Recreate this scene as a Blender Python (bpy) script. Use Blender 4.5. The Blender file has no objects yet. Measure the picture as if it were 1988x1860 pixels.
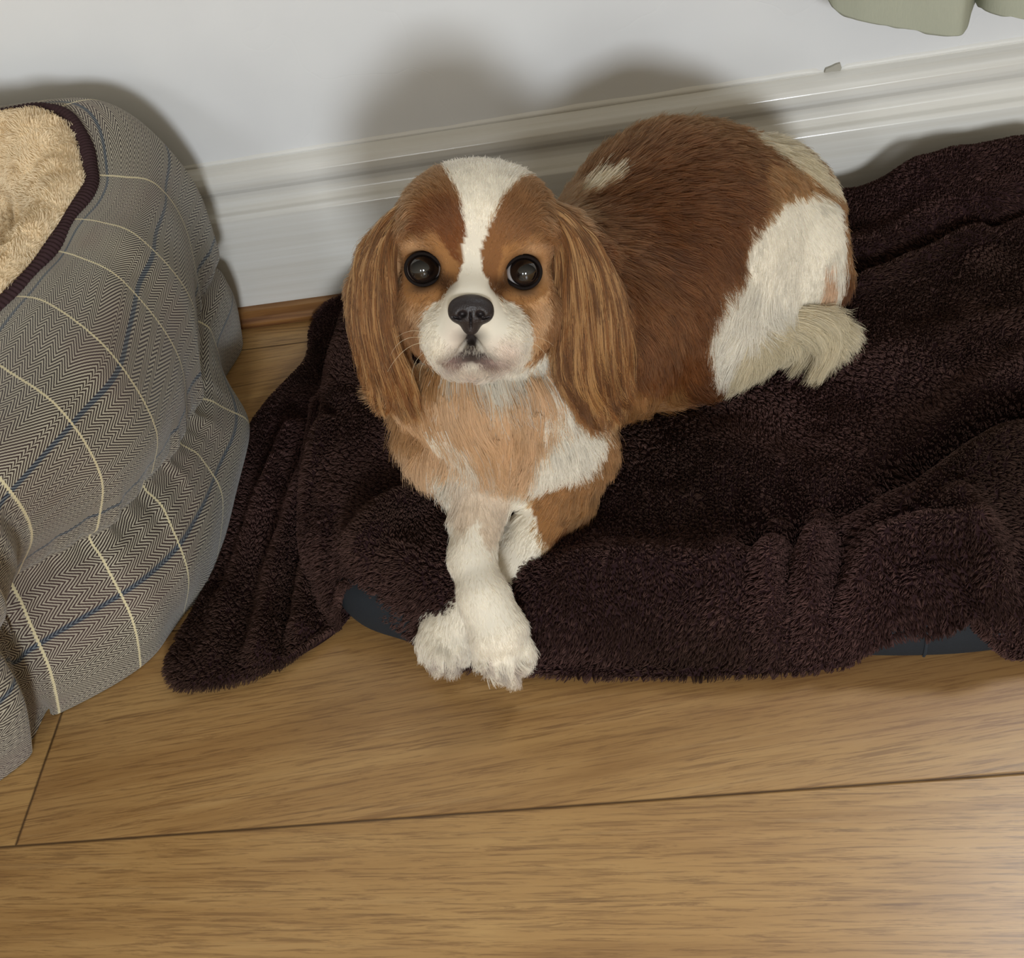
import bpy, math, random
import numpy as np
from mathutils import Vector, kdtree, noise as mnoise

rng = np.random.default_rng(7)
scene = bpy.context.scene
COL = scene.collection

# ------------------------------------------------------------------ camera
IMG_W, IMG_H, FPX = 1988.0, 1860.0, 2300.0
CAM = np.array([0.0, -1.067, 0.722])
_p, _y, _r = np.radians([43.4, -10.8, -13.8])
CF = np.array([math.sin(_y)*math.cos(_p), math.cos(_y)*math.cos(_p), -math.sin(_p)])
_r0 = np.array([math.cos(_y), -math.sin(_y), 0.0])
_u0 = np.cross(_r0, CF)
CR = math.cos(_r)*_r0 + math.sin(_r)*_u0
CU = -math.sin(_r)*_r0 + math.cos(_r)*_u0
cam_data = bpy.data.cameras.new('camera')
cam = bpy.data.objects.new('camera', cam_data)
COL.objects.link(cam)
from mathutils import Matrix
cam.matrix_world = Matrix(((CR[0], CU[0], -CF[0], CAM[0]),
                           (CR[1], CU[1], -CF[1], CAM[1]),
                           (CR[2], CU[2], -CF[2], CAM[2]),
                           (0, 0, 0, 1)))
cam_data.sensor_fit = 'HORIZONTAL'
cam_data.sensor_width = 36.0
cam_data.lens = 36.0*FPX/IMG_W
cam_data.clip_start = 0.01
scene.camera = cam

# ------------------------------------------------------------------ light and exposure
scene.view_settings.view_transform = 'Standard'
scene.view_settings.look = 'None'
scene.view_settings.exposure = 0.0
scene.view_settings.gamma = 1.0
scene.view_settings.use_curve_mapping = False
world = bpy.data.worlds.new('world')
scene.world = world
world.use_nodes = True
# light bounced about the room: warm, strongest from the open side behind the camera, weak from above
_wn, _wl = world.node_tree.nodes, world.node_tree.links
_bg = _wn['Background']; _bg.inputs[0].default_value = (1.0, 0.90, 0.71, 1)
_tc = _wn.new('ShaderNodeTexCoord'); _sp = _wn.new('ShaderNodeSeparateXYZ'); _wl.new(_tc.outputs['Generated'], _sp.inputs[0])
def _wm(op, a, b, clamp=False):
    n = _wn.new('ShaderNodeMath'); n.operation = op; n.use_clamp = clamp
    for s, v in zip(n.inputs, (a, b)):
        if isinstance(v, float): s.default_value = v
        else: _wl.new(v, s)
    return n.outputs[0]
_front = _wm('MULTIPLY', _sp.outputs[1], -1.0, True)
_up = _wm('SUBTRACT', 1.0, _wm('MULTIPLY', _wm('MAXIMUM', _sp.outputs[2], 0.0), 0.55))
_wl.new(_wm('ADD', _wm('MULTIPLY', _wm('MULTIPLY', _front, _up), 0.62), 0.15), _bg.inputs[1])

def area_light(name, loc, target, sx, sy, power, color):
    l = bpy.data.lights.new(name, 'AREA')
    l.shape = 'RECTANGLE'; l.size = sx; l.size_y = sy
    l.energy = power; l.color = color
    o = bpy.data.objects.new(name, l)
    COL.objects.link(o)
    o.location = loc
    d = Vector(target) - Vector(loc)
    o.rotation_euler = d.to_track_quat('-Z', 'Y').to_euler()
    return o
# daylight from the glazed door across the room, low and cool
area_light('door_daylight', (0.42, -3.6, 1.02), (-0.1, 0, 0.1), 0.42, 0.5, 62, (0.88, 0.94, 1.0))
area_light('side_daylight', (-0.85, -3.4, 1.10), (-0.1, 0, 0.1), 0.35, 0.6, 10, (0.90, 0.95, 1.0))
# window above, in the same wall, right of the picture
area_light("window_daylight", (1.0, 1.3, 3.3), (0.5, -0.8, 0.0), 2.4, 1.7, 400.0, (0.86, 0.93, 1.0))
scene.cycles.max_bounces = 6
scene.cycles.diffuse_bounces = 3
scene.cycles.glossy_bounces = 3
scene.cycles.use_denoising = True

# ------------------------------------------------------------------ helpers
def ray(px, py):
    px = np.asarray(px, float); py = np.asarray(py, float)
    return CF + CR*((px-IMG_W/2)/FPX)[..., None] - CU*((py-IMG_H/2)/FPX)[..., None]
def atz(px, py, z):
    d = ray(px, py); return CAM + d*((np.asarray(z)-CAM[2])/d[..., 2])[..., None]
def aty(px, py, y):
    d = ray(px, py); return CAM + d*((np.asarray(y)-CAM[1])/d[..., 1])[..., None]
def atd(px, py, dep):
    return CAM + ray(px, py)*np.asarray(dep, float)[..., None]
def project(P):
    d = P - CAM; z = d@CF
    return IMG_W/2 + FPX*(d@CR)/z, IMG_H/2 - FPX*(d@CU)/z, z

def mesh_obj(name, verts, faces, mat=None, parent=None, smooth=True):
    me = bpy.data.meshes.new(name)
    me.from_pydata([tuple(v) for v in np.asarray(verts).tolist()], [], faces if isinstance(faces, list) else faces.tolist())
    me.update()
    if smooth:
        me.polygons.foreach_set('use_smooth', [True]*len(me.polygons))
    o = bpy.data.objects.new(name, me)
    COL.objects.link(o)
    if mat: me.materials.append(mat)
    if parent: o.parent = parent
    return o
def tag(o, label=None, cat=None, group=None, kind=None):
    if label: o['label'] = label
    if cat: o['category'] = cat
    if group: o['group'] = group
    if kind: o['kind'] = kind
    return o
def empty(name, loc=(0, 0, 0)):
    o = bpy.data.objects.new(name, None); COL.objects.link(o)
    o.location = loc
    return o
def reparent(o, p):
    o.parent = p
    o.matrix_parent_inverse = Matrix.Translation(Vector(p.location)).inverted()

def srgb(r, g, b):
    def f(c):
        c /= 255.0
        return c/12.92 if c <= 0.04045 else ((c+0.055)/1.055)**2.4
    return (f(r), f(g), f(b), 1.0)

class NT:
    """small helper for node trees"""
    def __init__(self, name):
        self.m = bpy.data.materials.new(name); self.m.use_nodes = True
        self.t = self.m.node_tree; self.n = self.t.nodes; self.l = self.t.links
        self.b = self.n['Principled BSDF']
    def node(self, typ, **kw):
        nd = self.n.new(typ)
        for k, v in kw.items(): setattr(nd, k, v)
        return nd
    def link(self, a, b): self.l.new(a, b)
    def val(self, s, v):
        if hasattr(v, 'default_value') or hasattr(v, 'is_output'): self.link(v, s)
        else: s.default_value = v
    def math(self, op, a, b=0.0, c=0.0, clamp=False):
        nd = self.node('ShaderNodeMath', operation=op, use_clamp=clamp)
        self.val(nd.inputs[0], a); self.val(nd.inputs[1], b); self.val(nd.inputs[2], c)
        return nd.outputs[0]
    def mix(self, f, a, b, blend='MIX'):
        nd = self.node('ShaderNodeMix', data_type='RGBA', blend_type=blend)
        self.val(nd.inputs[0], f); self.val(nd.inputs[6], a); self.val(nd.inputs[7], b)
        return nd.outputs[2]
    def ramp(self, f, stops, interp='LINEAR'):
        nd = self.node('ShaderNodeValToRGB'); cr = nd.color_ramp; cr.interpolation = interp
        while len(cr.elements) < len(stops): cr.elements.new(0.5)
        for e, (p, c) in zip(cr.elements, stops): e.position = p; e.color = c
        self.val(nd.inputs[0], f)
        return nd.outputs[0]
    def noise(self, vec, scale, detail=4, rough=0.5, dist=0.0):
        nd = self.node('ShaderNodeTexNoise')
        nd.inputs['Scale'].default_value = scale; nd.inputs['Detail'].default_value = detail
        nd.inputs['Roughness'].default_value = rough; nd.inputs['Distortion'].default_value = dist
        self.link(vec, nd.inputs['Vector'])
        return nd.outputs[0]
    def mapping(self, vec, sc=(1, 1, 1), rot=(0, 0, 0), loc=(0, 0, 0)):
        nd = self.node('ShaderNodeMapping')
        nd.inputs['Scale'].default_value = sc; nd.inputs['Rotation'].default_value = rot
        nd.inputs['Location'].default_value = loc
        self.link(vec, nd.inputs[0]); return nd.outputs[0]
    def bump(self, h, strength, dist):
        nd = self.node('ShaderNodeBump')
        nd.inputs['Strength'].default_value = strength; nd.inputs['Distance'].default_value = dist
        self.link(h, nd.inputs['Height']); self.link(nd.outputs[0], self.b.inputs['Normal'])
    def coord(self, which='Object'):
        return self.node('ShaderNodeTexCoord').outputs[which]

def simple_mat(name, col, rough=0.5, spec=0.5, bump=None):
    m = NT(name)
    m.b.inputs['Base Color'].default_value = col
    m.b.inputs['Roughness'].default_value = rough
    m.b.inputs['Specular IOR Level'].default_value = spec
    if bump:
        m.bump(m.noise(m.coord(), bump[0], 5, 0.6), bump[1], bump[2])
    return m.m

# ------------------------------------------------------------------ the room
def wall_material():
    m = NT('painted_wall')
    co = m.coord()
    n1 = m.noise(co, 6, 3)
    c = m.ramp(n1, [(0.3, srgb(222, 222, 222)), (0.75, srgb(232, 232, 231))])
    m.link(c, m.b.inputs['Base Color'])
    m.b.inputs['Roughness'].default_value = 0.6
    # hairline cracks and filler bumps under the paint
    v = m.node('ShaderNodeTexVoronoi', feature='DISTANCE_TO_EDGE')
    v.inputs['Scale'].default_value = 3.2
    w = m.node('ShaderNodeVectorMath', operation='ADD')
    nn = m.node('ShaderNodeTexNoise'); nn.inputs['Scale'].default_value = 9
    m.link(co, nn.inputs['Vector'])
    sc = m.node('ShaderNodeVectorMath', operation='SCALE'); sc.inputs[3].default_value = 0.12
    m.link(nn.outputs[1], sc.inputs[0]); m.link(co, w.inputs[0]); m.link(sc.outputs[0], w.inputs[1])
    m.link(w.outputs[0], v.inputs['Vector'])
    crack = m.math('SMOOTH_MIN', v.outputs[0], 0.004, 0.003)
    h = m.math('ADD', m.math('MULTIPLY', crack, 0.6), m.math('MULTIPLY', m.noise(co, 14, 5, 0.6), 0.006))
    m.bump(h, 0.35, 0.1)
    return m.m
def gloss_material():
    m = NT('gloss_paint')
    co = m.coord()
    st = m.noise(m.mapping(co, (3, 120, 160)), 1.0, 4, 0.6)
    c = m.ramp(st, [(0.3, srgb(218, 214, 205)), (0.7, srgb(228, 226, 220))])
    m.link(c, m.b.inputs['Base Color'])
    m.b.inputs['Roughness'].default_value = 0.22
    m.bump(st, 0.25, 0.0012)
    return m.m

def floor_material():
    m = NT('oak_laminate')
    co = m.coord()
    sx = m.node('ShaderNodeSeparateXYZ'); m.link(co, sx.inputs[0])
    x, y = sx.outputs[0], sx.outputs[1]
    PW = 0.19
    yy = m.math('DIVIDE', m.math('ADD', y, 0.074+PW*20), PW)   # row coordinate
    row = m.math('FLOOR', yy)
    fy = m.math('FRACT', yy)
    # staggered end joints
    off = m.math('MULTIPLY', m.math('FRACT', m.math('MULTIPLY', row, 0.37)), 1.285)
    # joint of row 17 (y -0.644..-0.454) at x = -0.505
    off17 = (17*0.37 % 1.0)*1.285
    xx = m.math('DIVIDE', m.math('ADD', m.math('SUBTRACT', x, off), off17+0.505+1.285*20), 1.285)
    fx = m.math('FRACT', xx); bx = m.math('FLOOR', xx)
    dy = m.math('MULTIPLY', m.math('MINIMUM', fy, m.math('SUBTRACT', 1.0, fy)), PW)
    dx = m.math('MULTIPLY', m.math('MINIMUM', fx, m.math('SUBTRACT', 1.0, fx)), 1.285)
    d = m.math('MINIMUM', dx, dy)
    seam = m.math('SUBTRACT', 1.0, m.math('DIVIDE', d, 0.0017, clamp=True))
    pid = m.math('ADD', m.math('MULTIPLY', row, 7.31), m.math('MULTIPLY', bx, 3.17))
    # per plank shifted coordinates, grain leaning a little in alternate rows
    alt = m.math('MODULO', row, 2.0)
    lean = m.math('MULTIPLY', m.math('SUBTRACT', alt, 0.35), 0.16)
    gy = m.math('SUBTRACT', y, m.math('MULTIPLY', x, lean))
    cmb = m.node('ShaderNodeCombineXYZ')
    m.link(m.math('ADD', x, pid), cmb.inputs[0]); m.link(gy, cmb.inputs[1]); m.link(pid, cmb.inputs[2])
    P = cmb.outputs[0]
    warp = m.noise(m.mapping(P, (2.0, 9, 1)), 1.0, 2, 0.5)
    big = m.noise(m.mapping(P, (3.2, 34, 1)), 1.0, 4, 0.6, 0.8)
    fine = m.noise(m.mapping(P, (20, 430, 1)), 1.0, 4, 0.75, 0.6)
    streak = m.noise(m.mapping(P, (5.5, 150, 1)), 1.0, 5, 0.65, 0.9)
    c = m.ramp(big, [(0.25, srgb(160, 120, 70)), (0.48, srgb(184, 143, 88)), (0.72, srgb(202, 162, 104))])
    c = m.mix(m.math('MULTIPLY', m.ramp(fine, [(0.38, (1, 1, 1, 1)), (0.52, (0, 0, 0, 1))]), 0.62), c, srgb(116, 82, 48))
    c = m.mix(m.math('MULTIPLY', m.ramp(streak, [(0.30, (1, 1, 1, 1)), (0.42, (0, 0, 0, 1))]), 0.62), c, srgb(92, 62, 38))
    c = m.mix(m.math('MULTIPLY', m.ramp(streak, [(0.58, (0, 0, 0, 1)), (0.8, (1, 1, 1, 1))]), 0.5), c, srgb(206, 170, 118))
    tone = m.math('MULTIPLY', m.math('FRACT', m.math('MULTIPLY', pid, 0.618)), 0.22)
    c = m.mix(tone, c, srgb(140, 100, 62))
    c = m.mix(m.math('MULTIPLY', m.ramp(warp, [(0.6, (0, 0, 0, 1)), (0.75, (1, 1, 1, 1))]), 0.25), c, srgb(150, 105, 75))
    # small knots
    v = m.node('ShaderNodeTexVoronoi'); v.inputs['Scale'].default_value = 1.0
    m.link(m.mapping(P, (3.3, 9.0, 1)), v.inputs['Vector'])
    kn = m.ramp(v.outputs[0], [(0.03, (1, 1, 1, 1)), (0.10, (0, 0, 0, 1))])
    c = m.mix(m.math('MULTIPLY', kn, 0.5), c, srgb(112, 76, 52))
    c = m.mix(m.math('MULTIPLY', seam, 0.92), c, srgb(52, 30, 16))
    m.link(c, m.b.inputs['Base Color'])
    m.b.inputs['Roughness'].default_value = 0.36
    h = m.math('SUBTRACT', m.math('MULTIPLY', fine, 0.12), m.math('MULTIPLY', seam, 1.0))
    m.bump(h, 0.5, 0.0009)
    return m.m
def wood_trim_material():
    m = NT('oak_beading')
    co = m.coord()
    a = m.noise(m.mapping(co, (7, 130, 130)), 1.0, 4, 0.6, 0.5)
    c = m.ramp(a, [(0.3, srgb(96, 58, 28)), (0.5, srgb(140, 96, 52)), (0.7, srgb(172, 128, 78))])
    m.link(c, m.b.inputs['Base Color']); m.b.inputs['Roughness'].default_value = 0.4
    return m.m

WALLM = wall_material(); GLOSS = gloss_material(); FLOORM = floor_material(); BEADM = wood_trim_material()

def extrude_x(name, prof, x0, x1, mat, nseg=1, smooth=False, closed=True):
    prof = np.array(prof, float); k = len(prof)
    xs = np.linspace(x0, x1, nseg+1); V = []
    for xx in xs: V += [(xx, a, b) for a, b in prof]
    F = []
    for s in range(nseg):
        for i in range(k if closed else k-1):
            j = (i+1) % k
            F.append([s*k+i, s*k+j, (s+1)*k+j, (s+1)*k+i])
    if closed:
        F.append(list(range(k))[::-1]); F.append([nseg*k+i for i in range(k)])
    o = mesh_obj(name, V, F, mat, smooth=smooth)
    return o

RX0, RX1, RY0 = -2.2, 2.6, -4.2
fl = mesh_obj('floor', [(RX0, RY0, -.02), (RX1, RY0, -.02), (RX1, 0.05, -.02), (RX0, 0.05, -.02), (RX0, RY0, 0), (RX1, RY0, 0), (RX1, 0.05, 0), (RX0, 0.05, 0)],
              [[3, 2, 1, 0], [4, 5, 6, 7], [0, 1, 5, 4], [1, 2, 6, 5], [2, 3, 7, 6], [3, 0, 4, 7]], FLOORM, smooth=False)
tag(fl, kind='structure')
# the back wall, with the opening of the window that the curtain belongs to
def build_wall():
    V = []; F = []
    def box(x0, x1, y0, y1, z0, z1):
        n = len(V)
        for z in (z0, z1):
            for y in (y0, y1):
                for x in (x0, x1): V.append((x, y, z))
        F.extend([[n, n+2, n+3, n+1], [n+4, n+5, n+7, n+6], [n, n+1, n+5, n+4], [n+2, n+6, n+7, n+3], [n, n+4, n+6, n+2], [n+1, n+3, n+7, n+5]])
    wx0, wx1, wz0, wz1 = 0.37, 1.75, 1.2, 2.35
    box(RX0, wx0, 0, .12, 0, 2.7); box(wx1, RX1, 0, .12, 0, 2.7)
    box(wx0, wx1, 0, .12, 0, wz0); box(wx0, wx1, 0, .12, wz1, 2.7)
    return mesh_obj('wall_back', V, F, WALLM, smooth=False)
wl = build_wall()
sill = extrude_x('window_1', [(-.04, 1.185), (.12, 1.185), (.12, 1.21), (-.04, 1.21)], .35, 1.78, GLOSS)
tag(sill, kind='structure')
tag(wl, kind='structure')
prof = [(0.0, 0.0), (-0.020, 0.0), (-0.021, 0.112), (-0.0205, 0.1235), (-0.018, 0.1275), (-0.0135, 0.1295), (-0.0125, 0.131),
        (-0.0095, 0.136), (-0.0085, 0.142), (-0.0095, 0.147), (-0.0125, 0.1505), (-0.0150, 0.1535), (-0.0160, 0.158), (-0.0155, 0.164), (-0.0125, 0.1695),
        (-0.008, 0.1735), (-0.003, 0.1765), (0.0, 0.1785)]
sk = extrude_x('baseboard_back', prof, RX0, RX1, GLOSS)
tag(sk, kind='structure')
m_ = sk.modifiers.new('bev', 'BEVEL'); m_.width = 0.0008; m_.segments = 2; m_.limit_method = 'ANGLE'; m_.angle_limit = 0.2
bead = extrude_x('trim_1', [(-0.020, 0.0005), (-0.037, 0.0005), (-0.037, 0.006), (-0.034, 0.012), (-0.028, 0.0165), (-0.020, 0.018)], RX0, RX1, BEADM)
tag(bead, kind='structure')

# caulk line on the skirting, with the missing chip
def caulk():
    n = 500; xs = np.linspace(-1.2, 1.2, n); V = []
    chip = aty(1618, 150, -0.005)[0]
    for i, xx in enumerate(xs):
        a = 0.0024+0.0010*mnoise.noise(Vector((xx*30, 2.1, 0)))+0.0010*mnoise.noise(Vector((xx*9, 7.7, 0)))
        if abs(xx-chip) < 0.011: a *= 0.15
        a = max(a, 0.0004)
        b = max(a*1.6, 0.001)
        V += [(xx, 0.001, 0.1765), (xx, -0.0016-a*.3, 0.1775), (xx, -a*.6, 0.1785+b*.45), (xx, 0.001, 0.179+b)]
    F = []
    for i in range(n-1):
        for k in range(3):
            F.append([i*4+k, i*4+k+1, i*4+k+5, i*4+k+4])
    o = mesh_obj('trim_2', V, F, simple_mat('caulk', srgb(232, 230, 224), 0.45))
    return tag(o, kind='structure')
caulk()
def chip():
    c = aty(1618, 151, -.0035); V = []; F = []
    out = [(-.0085, -.0012), (-.0070, .0018), (-.0020, .0030), (.0025, .0046), (.0062, .0050), (.0074, .0010), (.0060, -.0016), (-.002, -.0010)]
    for y in (-.0045, .002):
        for a, b in out: V.append((c[0]+a, y+(b*.3), .1795+b))
    n = len(out); F = [list(range(n))[::-1], [n+i for i in range(n)]]+[[i, (i+1) % n, n+(i+1) % n, n+i] for i in range(n)]
    o = mesh_obj('plaster_chip', V, F, simple_mat('bare_filler', srgb(172, 168, 156), .9), smooth=False)
    o.parent = sk
chip()

# ------------------------------------------------------------------ generic geometry tools
def catmull(P, n, closed=False):
    P = np.asarray(P, float); k = len(P)
    if closed: t = np.linspace(0, k, n, endpoint=False)
    else: t = np.linspace(0, k-1, n)
    i = np.floor(t).astype(int); f = (t-i)
    if not closed:
        i = np.minimum(i, k-2); f = t-i
        g = lambda j: P[np.clip(j, 0, k-1)]
    else:
        g = lambda j: P[j % k]
    f = f.reshape((-1,)+(1,)*(P.ndim-1))
    a, b, c, d = g(i-1), g(i), g(i+1), g(i+2)
    return 0.5*((2*b)+(-a+c)*f+(2*a-5*b+4*c-d)*f**2+(-a+3*b-3*c+d)*f**3)
def resample(P, n, closed=False):
    Q = np.vstack([P, P[:1]]) if closed else P
    s = np.r_[0, np.cumsum(np.linalg.norm(np.diff(Q, axis=0), axis=1))]
    t = np.linspace(0, s[-1], n+1)[:-1] if closed else np.linspace(0, s[-1], n)
    return np.stack([np.interp(t, s, Q[:, k]) for k in range(Q.shape[1])], 1)
def grid_faces(nu, nv, cu=False):
    F = []
    for i in range(nu if cu else nu-1):
        j = (i+1) % nu
        a = np.arange(nv-1)
        F.append(np.stack([i*nv+a, j*nv+a, j*nv+a+1, i*nv+a+1], 1))
    return np.vstack(F)
def poly_in(px, py, poly):
    px = np.asarray(px); inside = np.zeros(px.shape, bool); n = len(poly); j = n-1
    for i in range(n):
        xi, yi = poly[i]; xj, yj = poly[j]
        c = ((yi > py) != (yj > py)) & (px < (xj-xi)*(py-yi)/((yj-yi) if yj != yi else 1e-9)+xi)
        inside ^= c; j = i
    return inside
def seg_dist(X, Y, pl):
    """distance to polyline and sign of the side"""
    best = np.full(X.shape, 1e9)
    for (x0, y0), (x1, y1) in zip(pl[:-1], pl[1:]):
        vx, vy = x1-x0, y1-y0
        t = np.clip(((X-x0)*vx+(Y-y0)*vy)/(vx*vx+vy*vy+1e-12), 0, 1)
        best = np.minimum(best, np.hypot(X-x0-t*vx, Y-y0-t*vy))
    return best
def smooth01(t):
    t = np.clip(t, 0, 1); return t*t*(3-2*t)
def vnoise(P, seed=0):
    """vectorised value noise, P (n,3) in cell units -> 0..1"""
    P = np.asarray(P, float); i = np.floor(P).astype(np.int64); f = P-i; f = f*f*(3-2*f)
    def h(a, b, c):
        v = (a*73856093) ^ (b*19349663) ^ (c*83492791) ^ (seed*2654435761)
        v = (v ^ (v >> 13))*1274126177 & 0x7fffffff
        v = (v ^ (v >> 16))*668265263 & 0x7fffffff
        return (v % 65536)/65535.0
    r = 0
    for dx in (0, 1):
        for dy in (0, 1):
            for dz in (0, 1):
                w = (f[:, 0] if dx else 1-f[:, 0])*(f[:, 1] if dy else 1-f[:, 1])*(f[:, 2] if dz else 1-f[:, 2])
                r = r+w*h(i[:, 0]+dx, i[:, 1]+dy, i[:, 2]+dz)
    return r
def hair_obj(name, pts, radius, colors, mat, parent=None):
    """pts (n,k,3), radius (n,k) , colors (n,3) -> one hair curves object"""
    n, k, _ = pts.shape
    c = bpy.data.hair_curves.new(name)
    c.add_curves([k]*n)
    c.attributes['position'].data.foreach_set('vector', pts.astype(np.float32).ravel())
    a = c.attributes.get('radius') or c.attributes.new('radius', 'FLOAT', 'POINT')
    a.data.foreach_set('value', radius.astype(np.float32).ravel())
    a = c.attributes.new('hue', 'FLOAT_COLOR', 'CURVE')
    a.data.foreach_set('color', np.concatenate([colors, np.ones((n, 1))], 1).astype(np.float32).ravel())
    c.materials.append(mat)
    o = bpy.data.objects.new(name, c); COL.objects.link(o)
    if parent: o.parent = parent
    return o
def tri_sample(V, F, n, weight=None):
    """uniform points on quads/tri arrays; returns points, face index, normals"""
    T = np.vstack([F[:, [0, 1, 2]], F[:, [0, 2, 3]]]) if F.shape[1] == 4 else F
    a, b, c = V[T[:, 0]], V[T[:, 1]], V[T[:, 2]]
    nn = np.cross(b-a, c-a); ar = np.linalg.norm(nn, axis=1)+1e-15
    w = ar if weight is None else ar*weight[T].mean(1)
    cs = np.cumsum(w); idx = np.searchsorted(cs, rng.random(n)*cs[-1])
    idx = np.minimum(idx, len(T)-1)
    u, v = rng.random(n), rng.random(n); fl_ = u+v > 1; u[fl_] = 1-u[fl_]; v[fl_] = 1-v[fl_]
    P = a[idx]+(b-a)[idx]*u[:, None]+(c-a)[idx]*v[:, None]
    return P, T[idx], (1-u-v, u, v), nn[idx]/ar[idx, None]
def vert_normals(V, F):
    T = np.vstack([F[:, [0, 1, 2]], F[:, [0, 2, 3]]]) if F.shape[1] == 4 else F
    nn = np.cross(V[T[:, 1]]-V[T[:, 0]], V[T[:, 2]]-V[T[:, 0]])
    N = np.zeros_like(V)
    for k in range(3): np.add.at(N, T[:, k], nn)
    return N/(np.linalg.norm(N, axis=1, keepdims=True)+1e-15)
def norm(v): return v/(np.linalg.norm(v, axis=-1, keepdims=True)+1e-12)

def fibre_material(name, rough=0.5, tint=1.0, hairy=True, spec=0.3):
    m = NT(name)
    at = m.node('ShaderNodeAttribute', attribute_name='hue')
    if hairy:
        h = m.node('ShaderNodeBsdfHairPrincipled', parametrization='COLOR')
        m.link(at.outputs['Color'], h.inputs['Color'])
        h.inputs['Roughness'].default_value = rough
        h.inputs['Radial Roughness'].default_value = 0.6
        h.inputs['Random Roughness'].default_value = 0.2
        d = m.node('ShaderNodeBsdfDiffuse'); m.link(at.outputs['Color'], d.inputs[0])
        mx = m.node('ShaderNodeMixShader'); mx.inputs[0].default_value = 0.42
        m.link(h.outputs[0], mx.inputs[1]); m.link(d.outputs[0], mx.inputs[2])
        m.link(mx.outputs[0], m.n['Material Output'].inputs[0])
    else:
        m.link(at.outputs['Color'], m.b.inputs['Base Color'])
        m.b.inputs['Roughness'].default_value = rough
        m.b.inputs['Specular IOR Level'].default_value = spec
    return m.m
FUR = fibre_material('dog_fur', 0.45)
PILE = fibre_material('fleece_pile', 0.9, hairy=False, spec=0.08)
CREAMPILE = fibre_material('cream_pile', 0.9, hairy=False, spec=0.08)

# ------------------------------------------------------------------ curtain
def build_curtain():
    m = NT('sage_cotton'); co = m.coord()
    w = m.noise(m.mapping(co, (700, 700, 160)), 1.0, 3, .6); b = m.noise(co, 12, 3)
    c = m.mix(m.math('MULTIPLY', b, .5), srgb(170, 173, 155), srgb(190, 188, 168))
    c = m.mix(m.math('MULTIPLY', w, .35), c, srgb(152, 156, 142))
    m.link(c, m.b.inputs['Base Color']); m.b.inputs['Roughness'].default_value = .9
    m.b.inputs['Specular IOR Level'].default_value = .1; m.bump(w, .3, .0008)
    # hem stations measured along the bottom, each with its own distance from the wall
    H = [aty(1600, -25, -.045), aty(1612, 2, -.060), aty(1632, 26, -.070), aty(1690, 44, -.082), aty(1768, 58, -.092), aty(1848, 69, -.098), aty(1872, 58, -.090),
         aty(1884, 22, -.070), aty(1889, 6, -.045), aty(1893, 4, -.050), aty(1915, 20, -.075), aty(1960, 34, -.090), aty(2030, 40, -.095), aty(2110, 30, -.080), aty(2140, 0, -.050)]
    H = [tuple(p) for p in H]; x, y, z = H[-1]
    for k in range(1, 3): H.append((x+.022*k, -.065-.028*math.sin(k*1.9), z+.004*math.sin(k*1.9+1)))
    H = catmull(np.array(H), 420)
    n = len(H); nz = 90; top = 1.95
    s = np.linspace(0, 1, n)
    V = np.zeros((n, nz, 3))
    mean = H[:, 1].mean()
    for j, t in enumerate(np.linspace(0, 1, nz)**1.6):
        z = H[:, 2]*(1-t)+top*t
        if j == 0: z = z
        yy = H[:, 1]*(1-t*.6)+mean*t*.6+.010*np.sin(s*55+t*2.0)*t
        xx = H[:, 0]+.012*np.sin(t*5+s*9)*t+.02*t
        V[:, j] = np.stack([xx, yy, z], 1)
    P = V.reshape(-1, 3)*np.array([40, 40, 14]); V[..., 1] += ((vnoise(P, 71)-.5)*.006).reshape(n, nz)
    P = V.reshape(-1, 3)*130; jag = ((vnoise(P, 73)-.5)*.0026).reshape(n, nz)[:, 0]; V[:, 0, 2] += jag
    V[..., 1] = np.minimum(V[..., 1], -.018)
    o = mesh_obj('curtain', V.reshape(-1, 3), grid_faces(n, nz), m.m)
    sm = o.modifiers.new('thick', 'SOLIDIFY'); sm.thickness = .0022; sm.offset = 0
    tag(o, 'sage green cotton curtain hanging beside the wall in the top right corner', 'curtain')

build_curtain()
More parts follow.
